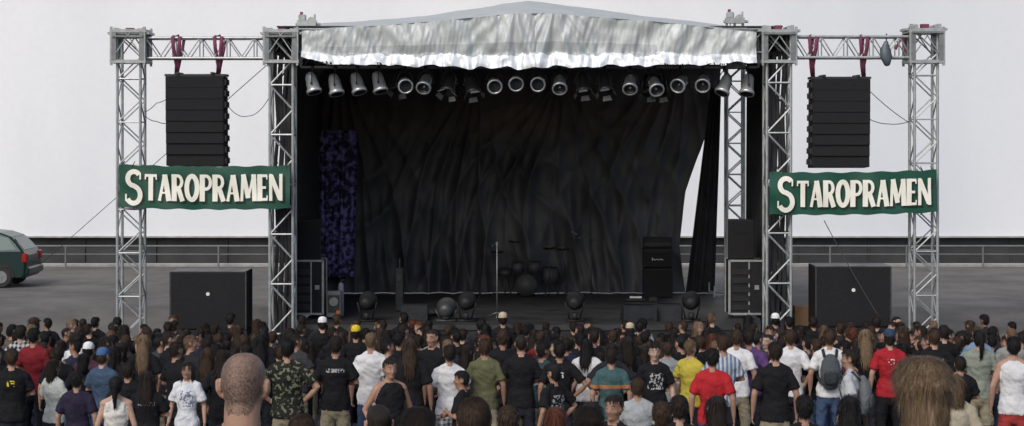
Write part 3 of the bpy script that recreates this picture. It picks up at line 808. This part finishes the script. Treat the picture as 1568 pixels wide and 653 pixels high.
def person_mesh(pose='down',hair='short',fem=False,lower='pants',top='tee',hat=None,voxel=.0135,turn=0.0,fat=1.0,strands=420,nod=0.0):
    key=(pose,hair,fem,lower,top,hat,voxel,turn,fat,nod)
    if key in _pc: return _pc[key]
    rs=random.Random(sum(ord(c) for c in str(key)))
    P=MB(); sw=.92 if fem else 1.0
    tz=[(.82,.190,.142),(.88,.190,.142),(.98,.172,.126),(1.08,.155,.110),(1.2,.163,.116),(1.32,.180,.120),(1.40,.174,.106),(1.445,.130,.083),(1.475,.082,.068)]
    if fem: tz=[(.84,.188,.138),(.90,.184,.134),(.98,.158,.112),(1.08,.136,.1),(1.2,.146,.118),(1.30,.158,.130),(1.38,.155,.10),(1.435,.116,.076),(1.47,.07,.062)]
    lean=rs.uniform(-.015,.015)
    P.loft([(lean*(z-.84)*2,(-.01 if z>1.3 else .0)+(.012 if z<1.1 else 0),z) for z,a,b in tz],[(a*fat*(1 if z<1.4 else .98),b*fat) for z,a,b in tz],SH,20)
    P.loft([(0,0,.78),(0,-.005,.86),(0,0,.95)],[(.15,.112),(.155*fat,.115*fat),(.13*fat,.10*fat)],PA,16,rnd=True)
    P.loft([(0,-.012,1.40),(0,-.008,1.5),(0,.004,1.575)],[(.062*sw,.062*sw),(.055*sw,.058*sw),(.052*sw,.056*sw)],SK,14)
    for s_ in(-1,1):
        P.loft([(s_*.03,-.015,1.495),(s_*.10,-.012,1.455),(s_*.16,-.005,1.415)],[(.034,.04),(.04,.045),(.05,.055)],SH if top!='tank' else SK,10,rnd=True)
    hands=[]
    for i,s_ in enumerate((1,-1)):
        el,wr=POSES[pose][i]
        S=Vector((s_*.166*sw,-.005,1.40)); E=Vector((s_*el[0]*sw,el[1],el[2])); W=Vector((s_*wr[0],wr[1],wr[2]))
        q=.88 if fem else .97
        P.loft([S,S.lerp(E,.5),E,E.lerp(W,.3),W],[(.054*q,.058*q),(.047*q,.05*q),(.040*q,.042*q),(.041*q,.042*q),(.026*q,.030*q)],SK,12,rnd=True)
        if top=='tee':
            M_=S.lerp(E,.76)
            P.loft([S+Vector((-s_*.03,0,.01)),S+Vector((0,0,0)),S.lerp(E,.3),M_],[(.051,.058),(.060,.066),(.063,.067),(.073,.076)],SH,14)
        elif top=='long':
            P.loft([S,S.lerp(E,.5),E,E.lerp(W,.5),E.lerp(W,.95)],[(.062,.068),(.06,.062),(.054,.056),(.05,.05),(.042,.042)],SH,14)
        else:
            P.loft([S+Vector((-s_*.06,0,.03)),S+Vector((-s_*.055,0,-.06))],[(.03,.08),(.04,.11)],SH,10)
        d=(W-E).normalized(); inn=Vector((-s_,0,0)); inn=(inn-d*inn.dot(d))
        if inn.length<.2: inn=Vector((0,-1,0))-d*(-d.y)
        inn.normalize(); wv=d.cross(inn); 
        if wv.y<0: wv=-wv
        P.loft([W-d*.01,W+d*.03,W+d*.075,W+d*.095],[(.026,.02),(.036,.016),(.04,.015),(.036,.012)],SK,10,ref=inn)
        hands.append((W,d,inn,wv))
    st=.02
    for s_ in(-1,1):
        H=Vector((s_*.085,0,.86)); K=Vector((s_*(.10+st),.015,.48)); A=Vector((s_*(.11+st),-.02,.09))
        P.loft([H,H.lerp(K,.5),K,K.lerp(A,.35),A],[(.075,.085),(.07,.075),(.052,.055),(.052,.058),(.034,.038)],SK,12,rnd=True)
        if lower=='pants':
            P.loft([H+Vector((0,0,.0)),H.lerp(K,.25),H.lerp(K,.5),K,K.lerp(A,.5),A+Vector((0,0,-.03))],[(.082,.105),(.088,.105),(.086,.096),(.074,.078),(.068,.074),(.068,.078)],PA,14)
        else:
            P.loft([H+Vector((0,0,.0)),H.lerp(K,.25),H.lerp(K,.5),K+Vector((0,0,.0)),K+Vector((0,0,-.06))],[(.082,.105),(.09,.106),(.094,.104),(.098,.10),(.10,.102)],PA,14)
        P.loft([A+Vector((s_*.0,-.05,-.045)),A+Vector((s_*.005,.03,-.04)),A+Vector((s_*.015,.12,-.055)),A+Vector((s_*.02,.17,-.062))],[(.036,.042),(.042,.048),(.045,.034),(.036,.024)],FO,12,ref=(0,0,1),rnd=True)
    nb=len(P.v)
    C0=1.525
    hr=[(.0,.022,.022,.062),(.012,.04,.045,.048),(.035,.052,.066,.03),(.07,.062,.085,.012),(.105,.069,.094,.004),(.14,.0745,.099,0),(.17,.075,.099,-.003),(.195,.068,.088,-.006),(.215,.054,.068,-.008),(.23,.033,.041,-.01),(.236,.012,.015,-.01)]
    P.loft([(0,y,C0+z) for z,a,b,y in hr],[(a*(.97 if fem else 1),b) for z,a,b,y in hr],SK,22)
    P.loft([(0,.092,C0+.125),(0,.106,C0+.098),(0,.112,C0+.085)],[(.009,.008),(.012,.012),(.017,.012)],SK,8,rnd=True)
    P.loft([(-.04,.088,C0+.142),(0,.094,C0+.14),(.04,.088,C0+.142)],[(.008,.008)]*3,SK,8,ref=(0,0,1),rnd=True)
    eo=.006 if voxel<.01 else 0
    for s_ in(-1,1):
        P.loft([(s_*(.074+eo*.5),-.002,C0+.085),(s_*(.082+eo),-.008,C0+.11),(s_*(.083+eo),-.012,C0+.14)],[(.008,.013),(.009,.021),(.008,.018)],SK,10,rnd=True)
        P.loft([(s_*.035,.07,C0+.09),(s_*.05,.05,C0+.085)],[(.02,.02),(.02,.02)],SK,8,rnd=True)
    P.loft([(0,.086,C0+.052),(0,.09,C0+.062)],[(.022,.012),(.024,.012)],SK,10,rnd=True)
    P.loft([(0,.072,C0+.015),(0,.078,C0+.022)],[(.022,.018)]*2,SK,10,rnd=True)
    if hair=='bald':  # thick neck running smoothly into the back of the head
        P.loft([(0,-.02,C0-.10),(0,-.022,C0-.03),(0,-.02,C0+.04),(0,-.012,C0+.09)],[(.072,.066),(.064,.062),(.062,.064),(.06,.07)],SK,18)
    if hair in('long','bob','pony'):
        zr_=[(.10,.074,.06,-.05),(.16,.080,.096,-.016),(.2,.074,.094,-.016),(.228,.048,.062,-.018),(.24,.02,.025,-.018)]
        ln=rs.uniform(-.05,.08)
        if hair=='long': zl=[(-.22+ln,.045,.012,-.118),(-.16+ln*.8,.066,.020,-.118),(-.08+ln*.4,.078,.030,-.105),(0,.078,.046,-.078),(.05,.078,.058,-.06)]
        elif hair=='bob': zl=[(-.05,.058,.05,-.05),(-.02,.070,.064,-.045),(.03,.075,.072,-.04),(.07,.076,.08,-.033)]
        else: zl=[(.04,.05,.045,-.055),(.08,.068,.07,-.045)]
        zz=zl+zr_
        P.loft([(0,y,C0+z) for z,a,b,y in zz],[(a,b) for z,a,b,y in zz],HA,18)
        if hair=='pony': P.loft([(0,-.10,C0+.16),(0,-.15,C0+.13),(0,-.15,C0+.02),(0,-.135,C0-.14)],[(.022,.022),(.03,.03),(.03,.028),(.012,.010)],HA,10,rnd=True)
        if hair=='long':
            for s_ in(-1,1): P.loft([(s_*.066,.02,C0+.18),(s_*.078,.015,C0+.1),(s_*.078,.0,C0),(s_*.08,-.03,C0-.08+ln)],[(.016,.03),(.015,.04),(.016,.035),(.014,.022)],HA,10,rnd=True)
    if hat:
        P.loft([(0,-.005,C0+.165),(0,-.008,C0+.2),(0,-.012,C0+.235),(0,-.012,C0+.255)],[(.084,.106),(.083,.103),(.066,.08),(.025,.03)],AC,18)
        if hat=='cap': P.loft([(0,.07,C0+.178),(0,.13,C0+.17),(0,.175,C0+.16)],[(.065,.012),(.068,.010),(.045,.008)],AC,12,ref=(0,0,1))
    HM=RZ(turn)@Matrix.Rotation(nod,3,'Y')
    if turn or nod:
        piv=Vector((0,0,1.53))
        for i in range(nb,len(P.v)):
            v=Vector(P.v[i]); w=min(1,max(0,(v.z-1.47)/.05)) if v.z<C0+.0 else 1
            M_=RZ(turn*w)@Matrix.Rotation(nod*w,3,'Y'); P.v[i]=tuple(M_@(v-piv)+piv)
    HMi=HM.inverted()
    me=bpy.data.meshes.new('tmp'); me.from_pydata(P.v,[],P.f); me.update()
    ob=bpy.data.objects.new('tmp',me); COL.objects.link(ob)
    md=ob.modifiers.new('r','REMESH'); md.mode='VOXEL'; md.voxel_size=voxel; md.adaptivity=0
    m2=ob.modifiers.new('s','SMOOTH'); m2.factor=.5; m2.iterations=2 if voxel>.01 else 5
    dg=bpy.context.evaluated_depsgraph_get(); ev=ob.evaluated_get(dg); rm=bpy.data.meshes.new_from_object(ev)
    bpy.data.objects.remove(ob)
    nv=len(rm.vertices); co=np.empty(nv*3); rm.vertices.foreach_get('co',co); co=co.reshape(-1,3)
    no=np.empty(nv*3); rm.vertices.foreach_get('normal',no); no=no.reshape(-1,3)
    faces=[tuple(p.vertices) for p in rm.polygons]
    bvh=BVHTree.FromPolygons([Vector(v) for v in P.v],P.f)
    fm=[]; vh=np.zeros(nv); vs=np.zeros(nv)
    for f in faces:
        c=co[list(f)].mean(0)
        _,_,ix,_=bvh.find_nearest(Vector(c))
        m_=P.m[ix] if ix is not None else SH
        if m_==SK and c[2]>C0-.02:
            q_=HMi@(Vector(c)-Vector((0,0,1.53))); x=q_.x; y=q_.y; zr=q_.z+1.53-C0
            lim=.185 if y>.045 else (.185-(.045-y)/.05*.065 if y>-.005 else max(.035,.12-(-.005-y)*1.3))
            lim+=.006*noise.noise(Vector((x*60,y*60,3)))
            if zr>lim and not(abs(x)>.0765 and zr<.16): m_=HA
        fm.append(m_)
        if m_==HA and hair!='bald':
            for q in f: vh[q]=1
        if m_ in(SH,PA):
            for q in f: vs[q]=1
    amp=.010 if hair=='short' else (.003 if hair=='buzz' else .005)
    sd=rs.uniform(0,50)
    for i in range(nv):
        if vh[i]:
            if voxel<.01: n_=noise.noise(Vector((co[i][0]*30+sd,co[i][1]*30,co[i][2]*5)))
            else: n_=noise.noise(Vector((co[i][0]*28+sd,co[i][1]*28,co[i][2]*(28 if hair=='short' else 9))))
            co[i]+=no[i]*(amp*(1+1.1*n_))
        elif vs[i]:
            n_=noise.noise(Vector((co[i][0]*7+sd,co[i][1]*7,co[i][2]*9)))+.6*noise.noise(Vector((co[i][0]*15+sd+co[i][2]*10,co[i][1]*15,co[i][2]*16)))
            co[i]+=no[i]*(.015*n_+.002)
    O=MB(); O.v=[tuple(v) for v in co]; O.f=list(faces); O.m=fm
    nbody=len(O.f)
    for W,d,inn,wv in hands:
        for k,(L,off) in enumerate(((.072,.027),(.08,.009),(.076,-.009),(.06,-.026))):
            b0=W+d*.085+wv*off; curl=.35
            p1=b0+(d+inn*curl*.5).normalized()*L*.42; p2=p1+(d+inn*(curl*2)).normalized()*L*.32; p3=p2+(d*.6+inn*(curl*3)).normalized()*L*.26
            O.loft([b0,p1,p2,p3],[(.0088,.0088),(.0084,.0084),(.0076,.0076),(.006,.006)],SK,6,ref=inn)
        b0=W+d*.03+wv*.028; p1=b0+(d*.7+wv*.7).normalized()*.035; p2=p1+(d+wv*.15+inn*.2).normalized()*.03
        O.loft([b0,p1,p2],[(.013,.012),(.0105,.0105),(.007,.007)],SK,6,ref=inn)
    def hp(x,y,z): return HM@Vector((x,y,C0+z-1.53))+Vector((0,0,1.53))
    for s_ in(-1,1):
        O.loft([hp(s_*.043,.078,.124),hp(s_*.033,.0865,.126),hp(s_*.021,.087,.124)],[(.003,.004),(.007,.006),(.003,.004)],EW,8,ref=(0,0,1))
        O.loft([hp(s_*.033,.088,.125),hp(s_*.033,.0945,.125)],[(.0055,.0055),(.004,.004)],EY,8,ref=(0,0,1))
        O.loft([hp(s_*.05,.077,.145),hp(s_*.035,.092,.151),hp(s_*.018,.096,.147)],[(.003,.003),(.005,.004),(.003,.003)],HA if hair!='bald' else EY,6,ref=(0,0,1))
    O.loft([hp(-.024,.086,.056),hp(0,.1,.058),hp(.024,.086,.056)],[(.003,.003),(.005,.006),(.003,.003)],LI,8,ref=(0,0,1))
    hf=[i for i in range(nbody) if fm[i]==HA]
    if hf:
        Vn=[];Fn=[]
        L0,L1={'short':(.02,.04),'buzz':(.004,.008),'bald':(.002,.0035),'long':(.06,.14),'bob':(.05,.11),'pony':(.03,.05)}[hair]
        wd_=.0045 if voxel>.01 else (.0005 if hair=='bald' else .0013)
        for _ in range(strands if hair!='bald' else 14000):
            f=faces[rs.choice(hf)]; c=Vector(co[list(f)].mean(0))
            if hair=='bald': c+=Vector((rs.uniform(-.003,.003),rs.uniform(-.003,.003),rs.uniform(-.003,.003)))
            nn=Vector(no[f[0]]); L=rs.uniform(L0,L1)
            dwn=Vector((rs.uniform(-.2,.2),rs.uniform(-.25,.1),-1 if hair!='short' else -.5))
            dn=(dwn-nn*dwn.dot(nn)); 
            if dn.length<.1: dn=Vector((rs.uniform(-1,1),rs.uniform(-1,1),0))
            dn.normalize()
            sd_=nn.cross(dn).normalized()*wd_
            lift=(.25 if voxel>.01 else .09) if hair!='short' else .4
            if hair=='bald': lift=1.0
            p0=c-nn*.001; p1=p0+(dn+nn*lift+Vector((0,0,-.05)))*L*.5; p2=p1+(dn+nn*(lift*.1)+Vector((rs.uniform(-.2,.2),0,-.35)))*L*.5
            b=len(Vn); Vn+=[p0-sd_,p0+sd_,p1+sd_*.8,p1-sd_*.8,p2]
            Fn+=[(b,b+1,b+2,b+3),(b+3,b+2,b+4)]
        O.add(Vn,Fn,HA if hair!='bald' else EY)
    out=bpy.data.meshes.new('person_body'); out.from_pydata(O.v,[],O.f)
    for _ in range(9): out.materials.append(None)
    out.polygons.foreach_set('material_index',O.m); out.polygons.foreach_set('use_smooth',[True]*len(O.f)); out.update()
    bpy.data.meshes.remove(me); bpy.data.meshes.remove(rm)
    _pc[key]=out; return out
def skinmat(n,c): return mat(n,c,.55,0,.14,9,.1,60,spec=.35)
SKINS=[skinmat('skin',c) for c in((.36,.215,.155),(.32,.185,.13),(.41,.26,.195),(.29,.16,.11))]
SKB=skinmat('skin_tanned',(.36,.215,.155))
def hairmat(n,c): return mat(n,c,.6,0,.55,30,.5,90,stretch=(3,3,.5),spec=.25)
HAIRS={'black':hairmat('black_hair',(.008,.007,.007)),'dark':hairmat('dark_brown_hair',(.018,.012,.009)),'brown':hairmat('brown_hair',(.042,.025,.015)),'light':hairmat('light_brown_hair',(.11,.07,.04)),'blond':hairmat('blond_hair',(.25,.17,.09)),'dblond':hairmat('dark_blond_hair',(.17,.115,.07)),'red':hairmat('red_hair',(.09,.03,.016)),'shaved':mat('shaved_scalp',(.25,.16,.12),.55,0,.16,14,.3,400)}
SHOE=mat('shoe_leather',(.03,.03,.03),.6); EYEM=mat('iris',(.02,.015,.01),.4); LIP=mat('lips',(.28,.11,.09),.5); EYW=mat('eye_white',(.5,.48,.45),.3)
HATS={'blue':cloth((.06,.12,.25)),'black':cloth((.015,.015,.017)),'beige':cloth((.45,.38,.26)),'white':cloth((.7,.7,.7)),'navy':cloth((.03,.05,.09)),'yellow':cloth((.6,.45,.03))}
placed=[]
def put(px,ytop,s,yaw,sh,kind,c2,pa,hc,hatc,pk,kw):
    Y=2800/s; X=(px-784)/s
    me=person_mesh(**kw)
    g=gz(Y); top=CAMH-(ytop-200)/s; hgt=(top-g)
    sc=max(.9,min(1.09,hgt/1.77))
    best=None
    for k in range(-25,26):
        Y2=Y+k*.12; s2=2800/Y2; yt=200+(CAMH-gz(Y2)-1.77*sc)*s2
        e=abs(yt-ytop)+abs(k)*.25
        if best is None or e<best[0]: best=(e,Y2)
    Y=best[1]; s=2800/Y; X=(px-784)/s; g=gz(Y)
    fem=kw.get('fem',False)
    ob=bpy.data.objects.new('woman_in_audience' if fem else 'man_in_audience',me); COL.objects.link(ob)
    ob.location=(X,Y,g-.005); ob.rotation_euler=(0,0,math.radians(yaw)); ob.scale=(sc,sc,sc)
    ms=[R.choice(SKINS),cloth(sh,kind,c2),cloth(pa,pk,(.5,.5,.5)),HAIRS[hc],SHOE,EYEM,LIP,HATS[hatc],EYW]
    for i,m_ in enumerate(ms):
        ob.material_slots[i].link='OBJECT'; ob.material_slots[i].material=m_
    placed.append((px,Y,X)); return ob
def backpack(ob,col):
    mb=MB()
    mb.loft([(0,-.19,.98),(0,-.20,1.05),(0,-.205,1.2),(0,-.19,1.34),(0,-.17,1.40)],[(.10,.05),(.14,.08),(.145,.085),(.12,.07),(.07,.04)],0,14,rnd=True)
    mb.loft([(0,-.28,1.04),(0,-.285,1.12),(0,-.28,1.18)],[(.09,.025),(.1,.035),(.09,.025)],1,12,rnd=True)
    for s_ in(-1,1):
        mb.loft([(s_*.08,-.15,1.39),(s_*.10,-.06,1.49),(s_*.115,.04,1.46),(s_*.13,.125,1.32),(s_*.17,.06,1.12),(s_*.13,-.14,1.02)],[(.022,.008)]*6,1,6)
    o=mb.obj('backpack',[cloth(col),cloth(tuple(c*.5 for c in col))],True); o.parent=ob
K=(.012,.012,.014); W=(.62,.62,.63); NV=(.02,.025,.05); G=(.24,.26,.27); KH=(.25,.22,.155); JE=(.05,.08,.15); BR=(.02,.022,.03)
D=dict
H=[
(18,533,115,10,K,'smallprint',(.7,.6,.05),BR,'brown',D(pose='crossed',fat=1.08)),
(52,500,95,-10,(.18,.018,.025),'plain',W,BR,'black',D(pose='crossed',hair='short')),
(32,484,88,0,(.5,.5,.5),'plaid',K,BR,'dark',D(pose='pockets',top='long')),
(82,550,112,-30,(.42,.45,.43),'plain',W,BR,'dark',D(pose='crossed',hair='bob',fem=True)),
(118,568,118,0,(.025,.02,.04),'plain',W,BR,'black',D(pose='down',hair='short')),
(158,532,110,-20,(.05,.08,.13),'plain',W,JE,'brown',D(pose='crossed',hat='cap')),
(178,575,122,5,(.6,.58,.54),'plain',W,K,'black',D(pose='down',hair='pony',fem=True,top='tank')),
(226,568,120,0,K,'text',(.4,.4,.4),BR,'dark',D(pose='crossed',hair='long')),
(196,555,112,0,K,'plain',W,BR,'dark',D(pose='pockets')),
(287,553,116,175,(.6,.62,.65),'print',(.08,.1,.2),JE,'dark',D(pose='down',hair='long',fem=True)),
(270,522,108,-35,K,'plain',W,BR,'dark',D(pose='crossed')),
(220,512,100,0,K,'plain',W,BR,'dblond',D(pose='pockets',hair='long',fem=True)),
(340,535,112,10,K,'plain',W,BR,'dark',D(pose='pockets',hair='long')),
(318,532,110,-5,K,'plain',W,BR,'brown',D(pose='down',hair='long')),
(440,518,117,5,(.018,.019,.016),'camo',(.14,.15,.10),KH,'black',D(pose='hips',fat=1.1)),
(398,512,104,5,K,'plain',W,BR,'black',D(pose='down',hair='long')),
(514,514,110,0,K,'text',(.4,.4,.4),KH,'dark',D(pose='crossed',lower='shorts')),
(568,508,112,-5,W,'plain',W,JE,'light',D(pose='down',hair='buzz')),
(597,548,127,205,K,'plain',W,BR,'dark',D(pose='pockets',top='tank',fat=1.06)),
(628,517,112,0,K,'plain',W,BR,'brown',D(pose='down',hair='long')),
(662,503,104,150,K,'plain',W,BR,'dark',D(pose='pockets',hair='buzz')),
(688,528,110,12,W,'plain',W,(.1,.1,.1),'dark',D(pose='crossed',lower='shorts')),
(742,518,108,0,(.11,.11,.06),'plain',W,KH,'brown',D(pose='down',lower='shorts')),
(707,567,124,80,K,'plain',W,BR,'black',D(pose='crossed',hair='short')),
(798,512,108,0,K,'plain',W,BR,'dark',D(pose='crossed',hair='buzz')),
(770,500,100,0,K,'plain',W,BR,'brown',D(pose='down',hair='short')),
(857,523,108,0,K,'smallprint',(.7,.7,.7),BR,'black',D(pose='onehip')),
(848,558,120,40,K,'print',(.3,.3,.32),BR,'black',D(pose='onehip',hat='beanie',fem=True)),
(936,532,112,0,(.05,.10,.105),'band',(.35,.14,.06),KH,'dark',D(pose='down')),
(1002,525,108,185,K,'print',(.45,.45,.45),JE,'black',D(pose='down')),
(1057,520,104,-40,(.46,.38,.06),'plain',W,BR,'light',D(pose='crossed')),
(1091,533,118,-10,(.38,.022,.028),'plain',W,JE,'black',D(pose='down')),
(1107,512,106,0,(.13,.19,.28),'stripes',(.42,.44,.47),BR,'brown',D(pose='crossed')),
(1128,500,104,-10,W,'plain',W,KH,'brown',D(pose='down')),
(1146,497,98,0,(.10,.05,.16),'plain',W,BR,'dark',D(pose='pockets')),
(1187,523,118,0,K,'plain',W,KH,'dark',D(pose='down',lower='shorts')),
(1210,498,98,0,W,'plain',W,BR,'brown',D(pose='pockets')),
(1270,502,106,-5,W,'plain',W,JE,'brown',D(pose='onehip')),
(1301,534,117,70,(.40,.42,.44),'plain',W,JE,'dark',D(pose='pockets')),
(1325,495,98,0,K,'plain',W,BR,'dblond',D(pose='pockets',hair='long',fem=True)),
(1362,494,104,0,(.32,.02,.028),'smallprint',W,K,'dark',D(pose='drink',hat='cap')),
(1430,475,98,0,K,'print',(.4,.4,.4),JE,'brown',D(pose='onehip')),
(1445,478,88,0,K,'plain',W,BR,'dark',D(pose='crossed')),
(1499,485,112,0,(.22,.24,.2),'plain',W,KH,'black',D(pose='crossed',hair='pony',lower='shorts')),
(1497,464,90,0,(.16,.23,.32),'plain',W,JE,'brown',D(pose='pockets',hair='buzz',fat=1.1)),
(1549,480,95,0,(.24,.24,.23),'plain',W,BR,'light',D(pose='crossed',hair='buzz')),
(1552,515,118,-10,(.6,.6,.62),'plain',W,(.3,.04,.04),'black',D(pose='down',top='tank',hair='short')),
(1470,545,112,0,K,'plain',W,BR,'dark',D(pose='crossed')),
(976,583,120,0,(.32,.34,.35),'plain',W,BR,'brown',D(pose='crossed')),
(940,604,150,150,K,'plain',W,BR,'dark',D(pose='pockets')),
(905,622,160,0,K,'plain',W,BR,'dark',D(pose='down',hair='long')),
(1040,622,150,0,K,'plain',W,BR,'dark',D(pose='down',hair='short')),
(1097,622,150,10,K,'plain',W,BR,'dark',D(pose='down',hair='long')),
(1013,630,160,0,(.1,.02,.02),'plain',W,BR,'brown',D(pose='down')),
(1232,615,150,0,K,'plain',W,BR,'black',D(pose='down',hair='short')),
(1300,620,150,0,K,'plain',W,BR,'black',D(pose='down',hair='long')),
(1462,572,160,0,(.36,.32,.24),'plain',W,BR,'light',D(pose='down',hair='bob',fem=True)),
(850,622,200,0,K,'plain',W,BR,'red',D(pose='down',hair='bob',fem=True)),
(778,620,210,0,K,'plain',W,BR,'brown',D(pose='down',hair='short')),
(770,478,76,0,K,'plain',W,BR,'dark',D(pose='crossed',hat='cap')),
(494,485,78,0,K,'plain',W,BR,'dark',D(pose='crossed',hat='cap')),
(545,498,84,0,K,'plain',W,BR,'dark',D(pose='crossed',hat='beanie')),
]
for i,(px,yt,s,yaw,sh,kind,c2,pa,hr_,kw) in enumerate(H):
    hatc={158:'blue',1362:'navy',770:'beige',494:'white',545:'yellow'}.get(px,'black')
    o=put(px,yt,s,yaw,sh,kind,c2,pa,hr_,hatc,'plaid' if px==688 else 'plain',kw)
    if px==1270: backpack(o,(.07,.08,.09))
    if px==1301: backpack(o,(.13,.14,.15))
def near(px,yt,s,yaw,sh,hc,name,style,fem=False,strands=5000,turn=0.0,sk=None,**k):
    Y=2800/s; X=(px-784)/s
    me=person_mesh(pose='down',hair=style,fem=fem,voxel=.0065,strands=strands,turn=turn,**k)
    g=gz(Y); top=CAMH-(yt-200)/s; sc=max(.88,min(1.12,(top-g)/1.765))
    ob=bpy.data.objects.new(name,me); COL.objects.link(ob); ob.location=(X,Y,g); ob.rotation_euler=(0,0,math.radians(yaw)); ob.scale=(sc,)*3
    ms=[sk or SKINS[1],cloth(sh),cloth(BR),HAIRS[hc],SHOE,EYEM,LIP,HATS['black'],EYW]
    for i,m_ in enumerate(ms): ob.material_slots[i].link='OBJECT'; ob.material_slots[i].material=m_
    placed.append((px,Y,X))
near(373,539,425,-6,K,'shaved','bald_man','bald',fat=1.04,sk=SKB)
near(1412,547,390,5,(.3,.2,.12),'dblond','blond_woman','bob',fem=True,strands=16000)
near(580,620,250,0,K,'dark','man_in_audience','buzz',turn=.25)
near(641,624,250,-5,K,'dark','woman_in_audience','bob',fem=True,strands=9000)
near(729,611,280,0,K,'brown','man_in_audience','short',strands=9000,nod=-.08)
near(462,636,240,0,K,'brown','man_in_audience','short',strands=9000)
near(902,622,225,0,K,'dark','woman_in_audience','bob',fem=True,strands=9000)
# fill crowd -------------------------------------------------------------------
POOL=[D(pose='down'),D(pose='crossed'),D(pose='pockets'),D(pose='hips'),D(pose='down',hair='long'),D(pose='crossed',hair='long'),
 D(pose='pockets',hair='long',fem=True),D(pose='crossed',hair='pony',fem=True),D(pose='crossed',hair='buzz'),D(pose='onehip'),D(pose='drink'),D(pose='behind'),
 D(pose='down',hair='short',turn=.5,nod=.12),D(pose='crossed',hair='short',turn=-.6,nod=-.1),D(pose='down',hair='long',turn=.4,nod=-.12),D(pose='pockets',hair='short',turn=-.3,fat=1.08),D(pose='crossed',hair='bob',fem=True,nod=.15),D(pose='crossed',hat='cap'),D(pose='raise',top='long'),D(pose='crossed',top='long',turn=.9,nod=.08),D(pose='head'),
 D(pose='pockets',hair='short',turn=1.0),D(pose='down',hair='buzz',turn=-1.0,nod=-.1)]
PW=[5,8,6,1.5,3.5,4,3.5,3,4,2,2,1.5,5,5,3,4,3,1.0,.2,3,.4,2.5,2.5]
SHC=[(K,30),((.022,.022,.026),12),(NV,5),((.045,.045,.05),5),(W,1.8),(G,1.6),((.04,.07,.04),1.1),((.14,.02,.025),.9),((.05,.075,.15),1.2),((.11,.09,.065),1.0),((.07,.03,.045),1),((.26,.26,.24),.9),((.03,.06,.07),1)]
HC=[('black',10),('dark',12),('brown',6.5),('light',1.2),('dblond',.9),('red',.4)]
def wch(l): return R.choices([a for a,b in l],[b for a,b in l])[0]
pts=[(x,y) for _,y,x in placed]
cnt=0
tries=0
heroes=list(placed)
while tries<26000 and cnt<400:
    tries+=1
    Y=26.5+(38.6-26.5)*R.random()**.8; s=2800/Y
    X=R.uniform(-Y*.30,Y*.30); px=X*s+784
    md=.47
    if any((X-a)**2+(Y-b)**2<md*md for a,b in pts): continue
    if any(Y<hy and abs(px-hp_)<20+14*(Y<29) for hp_,hy,_ in heroes): continue
    kw=R.choices(POOL,PW)[0]
    fem=kw.get('fem',False)
    hgt=R.gauss(1.75,.075) if not fem else R.gauss(1.65,.06)
    me=person_mesh(**kw)
    sc=max(.85,min(1.08,hgt/1.77))
    nm='woman_in_audience' if fem else 'man_in_audience'
    ob=bpy.data.objects.new(nm,me); COL.objects.link(ob)
    yaw=R.gauss(0,22) + X*1.5
    if R.random()<.09: yaw=R.uniform(60,300)
    ob.location=(X,Y,gz(Y)-.005); ob.rotation_euler=(math.radians(R.uniform(-3,3)),math.radians(R.uniform(-3,3)),math.radians(yaw)); ob.scale=(sc*R.uniform(.93,1.05),sc,sc)
    sh=wch(SHC); kd='plain'; c2=W
    if R.random()<.14: kd=R.choice(['text','print','smallprint']); c2=(.35,.35,.35) if sum(sh)<.9 else K
    ms=[R.choice(SKINS),cloth(sh,kd,c2),cloth(R.choice([BR,K,JE,KH])),HAIRS[wch(HC)],SHOE,EYEM,LIP,HATS[R.choice(['black','beige','white','navy'])],EYW]
    for i,m_ in enumerate(ms): ob.material_slots[i].link='OBJECT'; ob.material_slots[i].material=m_
    pts.append((X,Y)); cnt+=1
# ------------------------------------------------------------------ light / world
w=bpy.data.worlds.new('World'); scene.world=w; w.use_nodes=True; nt=w.node_tree
sky=nt.nodes.new('ShaderNodeTexSky'); sky.sky_type='NISHITA'; sky.sun_disc=False
el=math.radians(42); az=math.radians(205)   # sun behind and to the left of the camera
sky.sun_elevation=el; sky.sun_rotation=az; sky.air_density=1.0; sky.dust_density=3.0; sky.ozone_density=1.0
bg=nt.nodes['Background']; bg.inputs[1].default_value=.142
nt.links.new(sky.outputs[0],bg.inputs[0])
L=bpy.data.lights.new('sun','SUN'); L.energy=1.45; L.angle=math.radians(20); L.color=(1,.975,.93)
lo=bpy.data.objects.new('sun',L); COL.objects.link(lo)
d=Vector((math.sin(az)*math.cos(el),math.cos(az)*math.cos(el),math.sin(el)))
lo.rotation_euler=d.to_track_quat('Z','Y').to_euler(); lo.location=(0,0,30)
cam=bpy.data.cameras.new('camera'); co_=bpy.data.objects.new('camera',cam); COL.objects.link(co_)
co_.location=(0,0,CAMH); co_.rotation_euler=(math.radians(90),0,0)
cam.sensor_width=36; cam.lens=36*2800/1568; cam.shift_y=-(326.5-200)/1568; cam.clip_end=2000; cam.clip_start=.1
scene.camera=co_
scene.view_settings.view_transform='Standard'; scene.view_settings.look='None'; scene.view_settings.exposure=0
